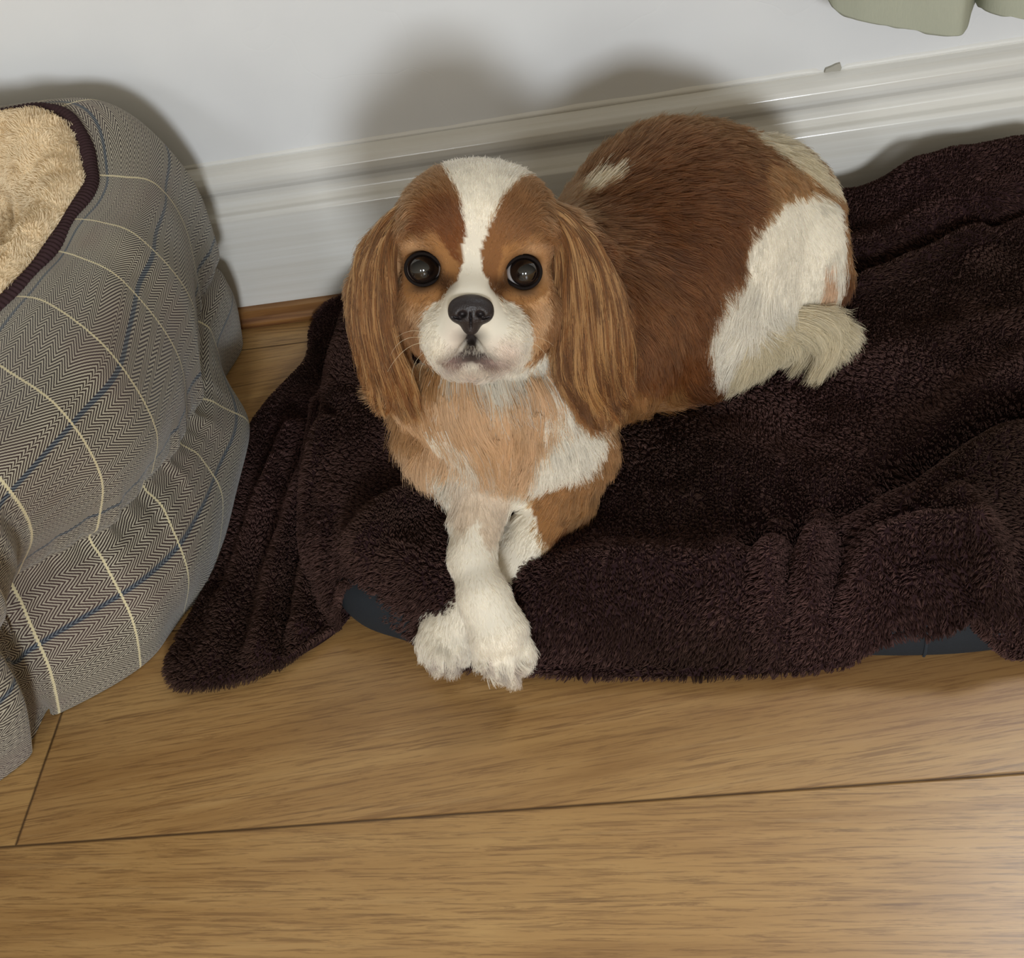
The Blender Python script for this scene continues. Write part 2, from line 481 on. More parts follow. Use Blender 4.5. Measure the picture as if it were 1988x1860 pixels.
# ------------------------------------------------------------------ tweed dog bed
def tweed_material():
    m = NT('tweed')
    uv = m.node('ShaderNodeUVMap'); uv.uv_map = 'cloth'
    sp = m.node('ShaderNodeSeparateXYZ'); m.link(uv.outputs[0], sp.inputs[0])
    U, V = sp.outputs[0], sp.outputs[1]
    # slight irregularity of the weave
    nz = m.noise(uv.outputs[0], 60, 3)
    U2 = m.math('ADD', U, m.math('MULTIPLY', m.math('SUBTRACT', nz, 0.5), 0.0008))
    HB = 0.0060
    tri = m.math('PINGPONG', V, HB)
    # broad zones: pointed herringbone and plain diagonal
    zone = m.math('GREATER_THAN', m.math('FRACT', m.math('DIVIDE', V, 0.050)), 0.72)
    tri2 = m.math('ADD', m.math('MULTIPLY', tri, m.math('SUBTRACT', 1.0, zone)), m.math('MULTIPLY', m.math('PINGPONG', V, 0.014), zone))
    ph = m.math('DIVIDE', m.math('ADD', U2, m.math('MULTIPLY', tri2, 1.15)), 0.0026)
    s = m.math('SINE', m.math('MULTIPLY', ph, 6.2832))
    s = m.math('ADD', m.math('MULTIPLY', s, 0.5), 0.5)
    # thread break up
    th = m.math('SINE', m.math('MULTIPLY', V, 6.2832/0.0012))
    s = m.math('ADD', s, m.math('MULTIPLY', th, 0.08))
    f = m.ramp(s, [(0.36, (0, 0, 0, 1)), (0.66, (1, 1, 1, 1))])
    fib = m.noise(uv.outputs[0], 900, 3, 0.7)
    dark = m.mix(fib, srgb(34, 27, 25), srgb(70, 58, 52))
    light = m.mix(fib, srgb(158, 150, 132), srgb(200, 192, 172))
    c = m.mix(f, dark, light)
    big = m.noise(uv.outputs[0], 16, 2)
    c = m.mix(m.math('MULTIPLY', m.ramp(big, [(0.45, (0, 0, 0, 1)), (0.65, (1, 1, 1, 1))]), 0.22), c, srgb(112, 84, 84))
    # blue overcheck, runs round the bed
    bl = m.math('FRACT', m.math('DIVIDE', m.math('ADD', V, -0.022+0.088), 0.088))
    bd = m.math('MULTIPLY', m.math('MINIMUM', bl, m.math('SUBTRACT', 1.0, bl)), 0.088)
    bm = m.math('SUBTRACT', 1.0, m.math('DIVIDE', bd, 0.0021, clamp=True))
    bm = m.ramp(bm, [(0.0, (0, 0, 0, 1)), (0.35, (1, 1, 1, 1))])
    c = m.mix(m.math('MULTIPLY', bm, 0.75), c, m.mix(f, srgb(24, 38, 56), srgb(66, 88, 106)))
    # cream overcheck, runs from the rim down
    cl = m.math('FRACT', m.math('DIVIDE', U, 0.045))
    cd = m.math('MULTIPLY', m.math('MINIMUM', cl, m.math('SUBTRACT', 1.0, cl)), 0.045)
    kn = m.math('MULTIPLY', m.math('SINE', m.math('MULTIPLY', V, 6.2832/0.0028)), 0.00022)
    cm_ = m.math('LESS_THAN', cd, m.math('ADD', kn, 0.00062))
    c = m.mix(cm_, c, srgb(214, 202, 164))
    m.link(c, m.b.inputs['Base Color'])
    m.b.inputs['Roughness'].default_value = 0.9
    m.b.inputs['Specular IOR Level'].default_value = 0.15
    m.b.inputs['Sheen Weight'].default_value = 0.25
    h = m.math('ADD', m.math('MULTIPLY', f, 0.5), m.math('ADD', m.math('MULTIPLY', cm_, 0.8), m.math('MULTIPLY', fib, 0.3)))
    m.bump(h, 0.5, 0.0008)
    return m.m

def build_bed():
    T = lambda L: [atz(a, b, z) for a, b, z in L]
    st = []; us = []
    def add(u, P): us.append(u); st.append(np.array(P))
    add(-1, [(-.513, -.094, .300), (-.478, -.075, .292), (-.458, -.060, .255), (-.442, -.048, .185), (-.448, -.050, .105), (-.445, -.045, .055), (-.452, -.05, 0)])
    add(0, T([(178, 337, .277), (241, 343, .272), (303, 365, .250), (362, 450, .190), (404, 612, .108), (432, 705, .055), (425, 770, 0)]))
    add(1, T([(137, 425, .272), (196, 434, .272), (271, 469, .257), (372, 590, .185), (400, 760, .105), (484, 818, .050), (470, 880, 0)]))
    add(2, T([(102, 483, .268), (151, 496, .268), (240, 548, .254), (345, 690, .185), (374, 855, .108), (434, 965, .055), (420, 1110, 0)]))
    add(3, T([(23, 576, .262), (95, 592, .265), (205, 681, .250), (300, 830, .182), (307, 950, .115), (368, 1110, .058), (358, 1195, 0)]))
    add(4, T([(-70, 665, .255), (10, 716, .262), (119, 797, .250), (198, 930, .188), (195, 1062, .118), (255, 1200, .060), (272, 1298, 0)]))
    add(5, T([(-160, 760, .250), (-90, 830, .258), (0, 930, .242), (62, 1035, .187), (40, 1148, .122), (98, 1300, .058), (117, 1386, 0)]))
    add(5.35, T([(-190, 800, .248), (-120, 880, .253), (-28, 1000, .235), (28, 1100, .190), (8, 1190, .122), (48, 1330, .052), (95, 1378, 0)]))
    add(5.6, T([(-215, 835, .246), (-145, 920, .253), (-60, 1050, .235), (0, 1150, .190), (-15, 1210, .124), (20, 1330, .070), (62, 1440, 0)]))
    add(6.3, T([(-260, 900, .243), (-200, 1000, .252), (-120, 1130, .235), (-55, 1240, .190), (-65, 1300, .128), (2, 1420, .062), (8, 1512, 0)]))
    C = np.array([-.84, -.35])
    prev = st[-1][-1][:2]
    for (x, y, zr) in [(-.70, -.715, .21), (-.88, -.745, .17), (-1.04, -.68, .19), (-1.17, -.53, .25), (-1.21, -.34, .28), (-1.14, -.15, .295), (-.98, -.065, .30), (-.80, -.05, .30), (-.62, -.048, .302)]:
        b = np.array([x, y]); n = (b-C)/np.linalg.norm(b-C)
        L = []
        for off, z in [(-.075, zr), (-.045, zr+.006), (-.015, zr-.03), (.005, zr*.68), (-.008, zr*.42), (.018, .055), (0, 0)]:
            q = b+n*off; L.append((q[0], min(q[1], -.04), z))
        us.append(us[-1]+max(1.0, np.linalg.norm(b-prev)/.045)); prev = b
        st.append(np.array(L))
    # close: last u continues to the first station
    S = np.array(st); us = np.array(us)
    period = us[-1]+2.6-us[0]
    nU, nV = 620, 96
    k = len(S)
    t = np.linspace(0, k, nU+1)
    prof = catmull(np.concatenate([S, S[:1]])[:, None], 2) if False else None
    # u direction (closed)
    A = catmull(S, nU, closed=True)                       # nU x 7 x 3
    ti = np.linspace(0, k, nU, endpoint=False)
    ue = np.r_[us, us[0]+period]
    Uc = np.interp(ti, np.arange(k+1), ue)*0.045
    G = np.stack([catmull(a, nV) for a in A])             # nU x nV x 3
    # round out underside
    N = np.cross(np.roll(G, -1, 0)-np.roll(G, 1, 0), np.gradient(G, axis=1)); N = norm(N)
    cen = np.array([C[0], C[1], .12]); sg = np.sign(((G-cen)*N).sum(-1).mean()); N *= sg
    vv = np.linspace(0, 1, nV)[None, :]
    # puckers where upper wall meets the lower bolster, soft dents elsewhere
    arc = Uc[:, None]*np.ones((1, nV))
    ang = ti/k*2*np.pi
    cx, cy = np.cos(ang)[:, None]*6, np.sin(ang)[:, None]*6
    P3 = np.stack([cx+0*vv, cy+0*vv, vv*3+0*cx], -1).reshape(-1, 3)
    d1 = (vnoise(P3*1.0+5, 1)-.5).reshape(nU, nV)*0.012*np.sin(np.pi*vv)**.5
    P4 = np.stack([cx*4+0*vv, cy*4+0*vv, vv*5+0*cx], -1).reshape(-1, 3)
    cre = np.exp(-((vv-.655)/.07)**2)
    d2 = (vnoise(P4, 3)-.5).reshape(nU, nV)*0.008*cre
    d3 = -0.012*np.exp(-((vv-.665)/.022)**2)
    low = smooth01((vv-.7)/.05)
    G = G+N*(d1+d2+d3)[..., None]
    G[..., 2] = np.maximum(G[..., 2], 0.001)
    G[..., 1] = np.minimum(G[..., 1], -0.024)
    root = empty('dog_bed', (C[0], C[1], 0))
    tag(root, 'grey herringbone tweed dog bed with cream fleece lining at the left', 'dog bed')
    faces = grid_faces(nU, nV, True)
    if sg < 0: faces = faces[:, ::-1]
    o = mesh_obj('tweed_cover', G.reshape(-1, 3), faces, tweed_material())
    # cloth coordinates
    seg = np.linalg.norm(np.diff(G, axis=1), axis=2).mean(0)
    Vc = np.r_[0, np.cumsum(seg)]
    me = o.data; uvl = me.uv_layers.new(name='cloth')
    li = np.zeros(len(me.loops), np.int32); me.loops.foreach_get('vertex_index', li)
    iu, iv = li//nV, li % nV
    uu = Uc[iu].copy()
    poly_start = np.arange(0, len(li), 4)
    q = uu.reshape(-1, 4); wrap = (q.max(1)-q.min(1)) > 0.045*period*.5
    q[wrap] = np.where(q[wrap] < q[wrap].max(1, keepdims=True)-0.045*period*.5, q[wrap]+0.045*period, q[wrap])
    uvl.data.foreach_set('uv', np.stack([q.ravel(), Vc[iv]], 1).ravel().astype(np.float32))
    reparent(o, root)
    # piping on the rim
    R = G[:, 0].copy()
    n = 2600; R = resample(R, n, True)
    tan = norm(np.roll(R, -1, 0)-np.roll(R, 1, 0)); up = np.array([0, 0, 1.0])
    sd = norm(np.cross(tan, up)); up2 = norm(np.cross(sd, tan))
    m = 14; a = np.arange(m)/m*2*np.pi
    s = np.arange(n)[:, None]/n
    rib = 0.0062+0.0007*np.sin(2*np.pi*(s*520)+a[None]*1.0)+0.0006*np.sin(s*210)
    PV = R[:, None]+rib[..., None]*(sd[:, None]*np.cos(a)[None, :, None]+up2[:, None]*np.sin(a)[None, :, None])
    F = []
    ii = np.arange(n); jj = (ii+1) % n
    FF = np.vstack([np.stack([ii*m+b, jj*m+b, jj*m+(b+1) % m, ii*m+(b+1) % m], 1) for b in range(m)])
    pm = simple_mat('brown_piping', srgb(62, 44, 46), 0.85, 0.15, (700, 0.4, 0.001))
    po = mesh_obj('piping', PV.reshape(-1, 3), FF, pm); reparent(po, root)
    # fleece lining: over the rim, down the inner wall, across the base
    nL = 60; cc = np.array([C[0], C[1]])
    Rr = G[:, 0]
    rad = Rr[:, :2]-cc; L_ = np.linalg.norm(rad, axis=1, keepdims=True); rn = rad/L_
    keyo = [0.003, 0.030, 0.060, 0.085, 0.110, 0.150, 0.24]
    keyz = [0.001, 0.010, -0.012, -0.070, -0.120, -0.150, -0.150]
    rows = []
    for ko, kz in zip(keyo, keyz):
        xy = Rr[:, :2]-rn*np.minimum(ko, L_*0.9)
        z = Rr[:, 2:3]+kz
        if kz < -.1: z = np.maximum(0.115+0*z, 0.5*z+0.5*0.115) if kz > -.14 else 0*z+0.115
        rows.append(np.concatenate([xy, z], 1))
    rows.append(np.concatenate([cc[None]+rn*.02, np.full((nU, 1), .122)], 1))
    K = np.stack(rows, 1)
    Lg = np.stack([catmull(a_, nL) for a_ in K])
    vv = np.linspace(0, 1, nL)[None, :]
    P5 = np.stack([cx*1.6+0*vv, cy*1.6+0*vv, vv*9+0*cx], -1).reshape(-1, 3)
    NN = norm(np.cross(np.roll(Lg, -1, 0)-np.roll(Lg, 1, 0), np.gradient(Lg, axis=1)))
    if NN[..., 2].mean() < 0: NN = -NN; flip = True
    else: flip = False
    Lg = Lg+NN*((vnoise(P5, 8)-.5)*.016).reshape(nU, nL)[..., None]*np.sin(np.pi*np.clip(vv, 0, 1))[..., None]
    lf = grid_faces(nU, nL, True)
    lining = mesh_obj('fleece_lining', Lg.reshape(-1, 3), lf[:, ::-1] if flip else lf, simple_mat('cream_fleece', srgb(240, 218, 182), 0.95, 0.1, (260, 0.6, 0.003)))
    reparent(lining, root)
    # short pile on the lining, the part towards the room's right
    V = Lg.reshape(-1, 3)
    wgt = np.where((V[:, 0] > -.78) & (V[:, 1] > -.62), 1.0, .55)
    P, T_, bc, Nn = tri_sample(V, lf, 120000, wgt)
    if Nn[:, 2].mean() < 0: Nn = -Nn
    fl_dir = np.stack([vnoise(P*90, 11)-.5, vnoise(P*90, 12)-.5, vnoise(P*90, 13)-.5], 1)*1.6
    Ld = 0.0042*(.7+.6*rng.random(len(P)))
    tip = P+(Nn*.7+fl_dir)*Ld[:, None]
    mid = P+(Nn*.9+fl_dir*.4)*Ld[:, None]*.5
    pts = np.stack([P-Nn*.001, mid, tip], 1)
    rad = np.tile(np.array([.00030, .00026, .00012]), (len(P), 1))
    base = np.array(srgb(248, 228, 194)[:3])
    c = base*(.8+.3*vnoise(P*60, 17)[:, None])*(.9+.2*rng.random((len(P), 1)))
    h = hair_obj('fleece_pile', pts, rad, c, CREAMPILE); h['kind'] = 'stuff'
    h.parent = lining; h.matrix_parent_inverse = Matrix.Translation(Vector(root.location)).inverted() @ Matrix.Identity(4)
    h.matrix_parent_inverse = Matrix.Identity(4)
    return root
build_bed()

# ------------------------------------------------------------------ cushion and blanket
CUSH = [(-.300, -.055), (-.312, -.20), (-.314, -.33), (-.302, -.400), (-.285, -.446), (-.264, -.474), (-.237, -.490), (-.2, -.502), (-.1, -.520), (.0, -.532), (.11, -.547), (.158, -.553), (.20, -.554), (.26, -.549), (.45, -.550), (.60, -.554), (.64, -.50), (.64, -.10), (.60, -.045), (.3, -.042), (-.25, -.040)]
CUSH = [tuple(p) for p in catmull(np.array(CUSH), 200, closed=True)]
def cush_sd(X, Y):
    d = seg_dist(X, Y, CUSH+CUSH[:1]); ins = poly_in(X, Y, CUSH)
    return np.where(ins, d, -d)
def pxl(L, z):   # polyline in photograph position lifted to world xy
    return [tuple(atz(a, b, z)[:2]) for a, b in L]
FOLDS = [  # (polyline, height, width, z of reading)
 ([(2060, 800), (1988, 838), (1850, 912), (1750, 975), (1640, 1035), (1500, 1082), (1300, 1080), (1120, 1085)], .011, .020, .09),
 ([(1988, 900), (1900, 980), (1820, 1060)], .016, .035, .09),
 ([(1988, 790), (1850, 862), (1740, 935)], -.018, .016, .08),
 ([(1680, 985), (1560, 1030), (1450, 1045)], -.008, .014, .08),
 ([(1635, 525), (1760, 478), (1880, 435), (2000, 400)], -.013, .009, .09),
 ([(1640, 555), (1760, 503), (1900, 452)], .008, .010, .09),
 ([(1640, 470), (1780, 420), (2000, 350)], .008, .018, .10),
 ([(1988, 300), (1900, 310), (1800, 350)], .020, .035, .10),
 ([(1515, 1075), (1492, 1160), (1500, 1275)], .010, .008, .05),
 ([(1545, 1085), (1530, 1170), (1540, 1275)], -.008, .007, .05),
 ([(1592, 1065), (1570, 1160), (1582, 1270)], .010, .008, .05),
 ([(1640, 1110), (1620, 1190), (1625, 1270)], -.012, .009, .05),
 ([(1648, 1240), (1665, 1165), (1710, 1115), (1790, 1098), (1880, 1115)], .011, .010, .06),
 ([(1700, 1180), (1780, 1150), (1860, 1170)], -.006, .012, .05),
 ([(1850, 1055), (1910, 1120), (1960, 1190), (2000, 1240)], .012, .011, .06),
 ([(1430, 1090), (1400, 1180), (1400, 1280)], .006, .012, .05),
 ([(1980, 600), (1850, 640), (1720, 690)], .007, .030, .09),
 ([(1988, 700), (1900, 760), (1820, 850)], .009, .022, .09),
 ([(1400, 900), (1550, 930), (1650, 960)], .006, .035, .08),
 ([(1300, 760), (1500, 790), (1700, 760)], -.004, .035, .08),
 ([(620, 820), (575, 960), (530, 1090), (492, 1262)], .014, .010, .03),
 ([(655, 900), (615, 1010), (590, 1100), (572, 1195)], .010, .009, .03),
 ([(640, 830), (598, 970), (560, 1085), (535, 1230)], -.006, .007, .03),
 ([(560, 830), (500, 960), (450, 1110), (400, 1260)], .010, .012, .02),
 ([(530, 830), (475, 970), (425, 1120)], -.008, .010, .02),
 ([(678, 1135), (705, 1085), (745, 1040), (800, 1000)], .010, .012, .06),
 ([(660, 1140), (650, 1100), (665, 1040)], -.008, .010, .05),
 ([(760, 1060), (800, 1120), (830, 1180)], .006, .014, .06),
 ([(690, 560), (660, 700), (640, 800)], .006, .014, .06),
]
FOLDS = [(pxl(L, z), a, w) for L, a, w, z in FOLDS]
BEDGE = [(-.345, -.035, .02), (-.362, -.060, .010)]
for q in [(600, 692, .008), (560, 738, .008), (520, 783, .008), (490, 825, .008), (470, 900, .008), (455, 1000, .007), (420, 1100, .007), (372, 1195, .007), (334, 1270, .008), (333, 1305, .008), (352, 1326, .008), (420, 1322, .008), (500, 1303, .008), (570, 1270, .008), (620, 1230, .009), (648, 1186, .018), (669, 1128, .042), (708, 1150, .038), (756, 1192, .032), (806, 1234, .020), (870, 1280, .008), (950, 1292, .007), (1040, 1298, .007), (1150, 1303, .007), (1300, 1303, .007), (1450, 1299, .007), (1600, 1289, .007), (1645, 1278, .009), (1700, 1244, .028), (1760, 1222, .037), (1800, 1225, .036), (1850, 1211, .044), (1890, 1188, .056), (1914, 1222, .036), (1955, 1258, .012), (1992, 1268, .007), (2100, 1261, .007), (2300, 1240, .007)]:
    P = atz(*q); BEDGE.append((P[0], P[1], q[2]))
BEDGE += [(.45, -.575, .007), (.60, -.575, .008), (.665, -.52, .012), (.67, -.3, .012), (.665, -.08, .012), (.60, -.030, .02), (.3, -.030, .035), (.1, -.029, .035), (-.15, -.029, .035), (-.29, -.029, .03)]
BPOLY = [(a, b) for a, b, _ in BEDGE]
def blanket_z(X, Y):
    d = cush_sd(X, Y)
    t = np.clip((d+.010)/.050, 0, 1)
    back = smooth01((X+.1)/.5)*smooth01((Y+.35)/.30)*.018
    z = .010+(.066+back)*np.sqrt(np.maximum(0, 1-(1-t)**2))
    z = z+.004*smooth01((d-.02)/.1)*0
    for L, a, w in FOLDS:
        s = seg_dist(X, Y, L)
        z = z+a*1.5*np.exp(-(s/w)**2)*smooth01((d+.12)/.13+.35)
    P = np.stack([X*22, Y*22, 0*X], -1).reshape(-1, 3)
    z = z+((vnoise(P, 5)-.5)*.007).reshape(X.shape)
    P = np.stack([X*60, Y*60, 0*X], -1).reshape(-1, 3)
    z = z+((vnoise(P, 6)-.5)*.0028).reshape(X.shape)
    z = np.maximum(z, np.interp(d, [-.004, 0, .004, .014, .035], [0, .034, .046, .056, .061]))
    return np.maximum(z, .007)

def build_cushion():
    root_poly = np.array(CUSH); cen = np.array([.16, -.30])
    prof = [(1.0-.03, .001), (1.0-.006, .010), (1.0, .026), (1.0-.013, .040), (1.0-.047, .050), (.88, .0550), (.5, .056), (0.02, .056)]
    prof = catmull(np.array(prof), 40)
    V = []
    d = root_poly-cen; L = np.linalg.norm(d, axis=1, keepdims=True); n = d/L
    rows = []
    for s, z in prof:
        # offset inward in metres near the edge, shrink further in
        off = (1-s)*.30 if s > .8 else None
        q = cen+n*(L-off) if off is not None else cen+n*(L-.06)*(s/.8)
        rows.append(np.concatenate([q, np.full((len(q), 1), z)], 1))
    G = np.stack(rows, 1)
    P = np.stack([G[..., 0]*25, G[..., 1]*25, G[..., 2]*25], -1).reshape(-1, 3)
    G[..., :2] += (n[:, None]*((vnoise(P, 9)-.5)*.0016).reshape(G.shape[:2])[..., None])
    F = grid_faces(len(CUSH), len(prof), True)
    cap = [[i*len(prof) for i in range(len(CUSH))]]
    m = NT('navy_canvas'); co = m.coord()
    w = m.noise(m.mapping(co, (900, 900, 900)), 1.0, 2)
    m.link(m.mix(w, srgb(14, 19, 24), srgb(23, 30, 38)), m.b.inputs['Base Color'])
    m.b.inputs['Roughness'].default_value = 0.85; m.bump(w, .3, .0006)
    o = mesh_obj('dog_cushion', G.reshape(-1, 3), F.tolist()+cap, m.m)
    tag(o, 'navy fabric cushion lying on the floor under the brown fleece blanket', 'cushion')
    # seam up its front side
    s = []
    for t in np.linspace(0, 1, 16):
        j = None
    p0 = atz(1789, 1279, 0.006); dd = np.linalg.norm(root_poly-p0[:2], axis=1); k = int(dd.argmin())
    c = G[k, :22]; nn = np.array([n[k, 0], n[k, 1], 0]); sd = np.array([-nn[1], nn[0], 0])
    V = np.concatenate([c+nn*.0006-sd*.0012, c+nn*.0022, c+nn*.0006+sd*.0012]); q = len(c)
    F = [[a*q+i, a*q+i+1, (a+1)*q+i+1, (a+1)*q+i] for a in (0, 1) for i in range(q-1)]
    so = mesh_obj('seam', V, F, simple_mat('navy_seam', srgb(30, 38, 46), .8), o)
    return o
build_cushion()

def build_blanket():
    E = np.array(BEDGE); nB = 900
    B = resample(catmull(E, 1500, closed=True), nB, True)
    # ragged hem
    s = np.arange(nB)/nB*2*np.pi
    cen = np.array([.02, -.28])
    rings = np.r_[np.linspace(0, .03, 10), np.linspace(.04, .25, 60), np.linspace(.26, 1, 120)[:-1], .998]
    XY = B[None, :, :2]*(1-rings[:, None, None])+cen*rings[:, None, None]
    # distance from the hem
    D = np.linalg.norm(XY-B[None, :, :2], axis=2)
    dd = seg_dist(XY[..., 0], XY[..., 1], [tuple(p) for p in B[::6, :2]]+[tuple(B[0, :2])])
    Z = blanket_z(XY[..., 0], XY[..., 1])
    f = np.clip(dd/.016, 0, 1)
    # each point takes the hem height of its own ray near the hem
    w = np.sqrt(np.maximum(0, 1-(1-f)**2))
    Z = B[None, :, 2]*(1-w)+Z*w
    cz = np.interp(cush_sd(XY[..., 0], XY[..., 1]), [-.003, 0, .004, .014, .035], [0, .033, .045, .055, .060])
    mm = np.clip(dd/.006, 0, 1); Z = Z*(1-mm)+np.maximum(Z, cz)*mm
    G = np.concatenate([XY, Z[..., None]], 2)
    # turned hem below
    u1 = B.copy(); out = norm(B[:, :2]-cen)
    low = [np.concatenate([B[:, :2]+out*.003, B[:, 2:]-.0025], 1), np.concatenate([B[:, :2]+out*.001, B[:, 2:]-.0055], 1), np.concatenate([B[:, :2]-out*.02, B[:, 2:]-.0058], 1)]
    G = np.concatenate([np.array(low[::-1]), G], 0)
    G[..., 2] = np.maximum(G[..., 2], .0012)
    G[..., 1] = np.minimum(G[..., 1], -.0225)
    nr = G.shape[0]
    G = G.transpose(1, 0, 2)
    F = grid_faces(nB, nr, True)
    V = G.reshape(-1, 3)
    N = vert_normals(V, F)
    if N[:, 2].mean() < 0: F = F[:, ::-1]; N = -N
    m = NT('plum_fleece'); co = m.coord()
    m.b.inputs['Base Color'].default_value = srgb(48, 32, 33)
    m.b.inputs['Roughness'].default_value = 0.95; m.b.inputs['Specular IOR Level'].default_value = .05
    o = mesh_obj('fleece_blanket', V, F, m.m)
    tag(o, 'dark plum brown fleece blanket spread over the navy cushion under the dog', 'blanket')
    vis = np.where(V[:, 0] < .44, 1.0, .6)
    n = 560000
    P, T, bc, Nn = tri_sample(V, F, n, vis)
    Nn = norm(N[T[:, 0]]*bc[0][:, None]+N[T[:, 1]]*bc[1][:, None]+N[T[:, 2]]*bc[2][:, None])
    px, py, pz = project(P)
    keep = (P[:, 2] > .003)
    P, Nn = P[keep], Nn[keep]; n = len(P)
    # brushed nap: soft swirls plus small clumps
    a = (vnoise(P*14, 21)*2+vnoise(P*35, 22))*2.6
    lay = np.stack([np.cos(a), np.sin(a)*.8-.5, 0*a], 1)
    nc = 42000; pick = rng.choice(n, nc, replace=False)
    kd = kdtree.KDTree(nc)
    for i, j in enumerate(pick): kd.insert(P[j], i)
    kd.balance()
    own = np.array([kd.find(p)[1] for p in P])
    to = P[pick][own]-P
    cl = (.22+.45*rng.random(nc))[own][:, None]
    Ld = .0036*(.75+.5*rng.random(n))
    tip = P+Nn*(Ld*.9)[:, None]+lay*(Ld*.45)[:, None]+to*cl
    mid = P+Nn*(Ld*.6)[:, None]+lay*(Ld*.12)[:, None]+to*cl*.35
    pts = np.stack([P-Nn*.001, mid, tip], 1)
    pts[..., 2] = np.maximum(pts[..., 2], .0006)
    rad = np.tile(np.array([.00034, .00030, .00014]), (n, 1))
    tone = vnoise(P*9, 41)[:, None]; t2 = rng.random((n, 1))
    c0 = np.array(srgb(70, 52, 43)[:3]); c1 = np.array(srgb(96, 69, 66)[:3])
    c = (c0*(1-tone)+c1*tone)*(.65+.6*t2)
    h = hair_obj('fleece_pile', pts, rad, c, PILE, o); h['kind'] = 'stuff'
    return o
build_blanket()

# ------------------------------------------------------------------ the dog
# body: one continuous surface grown from blended volumes (signed distances on a grid)
class Field:
    def __init__(s, lo, hi, h):
        s.lo = np.array(lo, float); s.h = h
        s.n = np.ceil((np.array(hi)-s.lo)/h).astype(int)+1
        s.F = np.full(s.n, 1.0, np.float32)
    def box(s, c, r):
        a = np.clip(np.floor((np.asarray(c)-r-s.lo)/s.h).astype(int), 0, s.n-1)
        b = np.clip(np.ceil((np.asarray(c)+r-s.lo)/s.h).astype(int)+1, 1, s.n)
        ax = [s.lo[i]+s.h*np.arange(a[i], b[i]) for i in range(3)]
        X = np.stack(np.meshgrid(*ax, indexing='ij'), -1)
        return tuple(slice(a[i], b[i]) for i in range(3)), X
    def add(s, sl, d, k, sub=False):
        f = s.F[sl]
        if sub:
            h = np.clip(0.5-0.5*(f+d)/k, 0, 1)
            s.F[sl] = f+(-d-f)*h+k*h*(1-h)
        else:
            h = np.clip(0.5+0.5*(f-d)/k, 0, 1)
            s.F[sl] = f+(d-f)*h-k*h*(1-h)
    def ell(s, c, r, M=None, k=.012, sub=False):
        """ellipsoid, r three radii along the rows of M"""
        c = np.asarray(c, float); r = np.asarray(r, float)
        M = np.eye(3) if M is None else np.asarray(M)
        sl, X = s.box(c, r.max()+k*1.6)
        q = (X-c)@M.T
        k0 = np.linalg.norm(q/r, axis=-1); k1 = np.linalg.norm(q/(r*r), axis=-1)+1e-9
        s.add(sl, k0*(k0-1)/k1, k, sub)
    def cap(s, a, b, ra, rb, k=.010, flat=None):
        """tapered capsule; flat=(direction, factor) squeezes it along a direction"""
        a = np.asarray(a, float); b = np.asarray(b, float)
        c = (a+b)/2; R = np.linalg.norm(b-a)/2+max(ra, rb)+k*1.6
        sl, X = s.box(c, R)
        ab = b-a; t = np.clip(((X-a)@ab)/(ab@ab+1e-12), 0, 1)
        q = X-a-t[..., None]*ab
        if flat is not None:
            dn = flat[0]; q = q+(q@dn)[..., None]*dn*(1/flat[1]-1)
        s.add(sl, np.linalg.norm(q, axis=-1)-(ra+(rb-ra)*t), k)
    def chain(s, pts, k=.010, flat=None):
        for (a, ra), (b, rb) in zip(pts[:-1], pts[1:]): s.cap(a, b, ra, rb, k, flat)
    def mesh(s):
        F = s.F; S = F < 0
        nx, ny, nz = S.shape
        acc = np.zeros((nx-1, ny-1, nz-1, 3), np.float32); cnt = np.zeros((nx-1, ny-1, nz-1), np.float32)
        off = [(0, 0), (1, 0), (0, 1), (1, 1)]
        for ax in range(3):
            o1, o2 = [i for i in range(3) if i != ax]
            for p, q in off:
                A = [slice(0, -1)]*3; B = [slice(0, -1)]*3
                for o, v in ((o1, p), (o2, q)):
                    A[o] = slice(v, (F.shape[o]-1+v)); B[o] = A[o]
                B[ax] = slice(1, None)
                fa, fb = F[tuple(A)], F[tuple(B)]
                cr = (fa < 0) != (fb < 0)
                t = np.where(cr, fa/(fa-fb+1e-20), 0)
                cnt += cr
                acc[..., ax] += t*cr
                acc[..., o1] += p*cr; acc[..., o2] += q*cr
        act = cnt > 0
        idx = -np.ones(act.shape, np.int64); idx[act] = np.arange(act.sum())
        base = np.stack(np.nonzero(act), 1)
        V = s.lo+s.h*(base+acc[act]/cnt[act][:, None])
        faces = []
        for ax in range(3):
            o1, o2 = [(1, 2), (2, 0), (0, 1)][ax]
            A = [slice(None)]*3; B = [slice(None)]*3
            A[ax] = slice(0, -1); B[ax] = slice(1, None)
            fa, fb = S[tuple(A)], S[tuple(B)]
            I_ = np.stack(np.nonzero(fa != fb), 1)
            ok = (I_[:, o1] > 0) & (I_[:, o2] > 0) & (I_[:, o1] < F.shape[o1]-1) & (I_[:, o2] < F.shape[o2]-1)
            I_ = I_[ok]
            def g(d1, d2):
                J = I_.copy(); J[:, o1] -= d1; J[:, o2] -= d2
                return idx[J[:, 0], J[:, 1], J[:, 2]]
            q = np.stack([g(1, 1), g(0, 1), g(0, 0), g(1, 0)], 1)
            inside = fa[I_[:, 0], I_[:, 1], I_[:, 2]]
            q[~inside] = q[~inside][:, ::-1]
            faces.append(q)
        return V, np.vstack(faces)

def Z3(px, py, z): return atz(px, py, z)
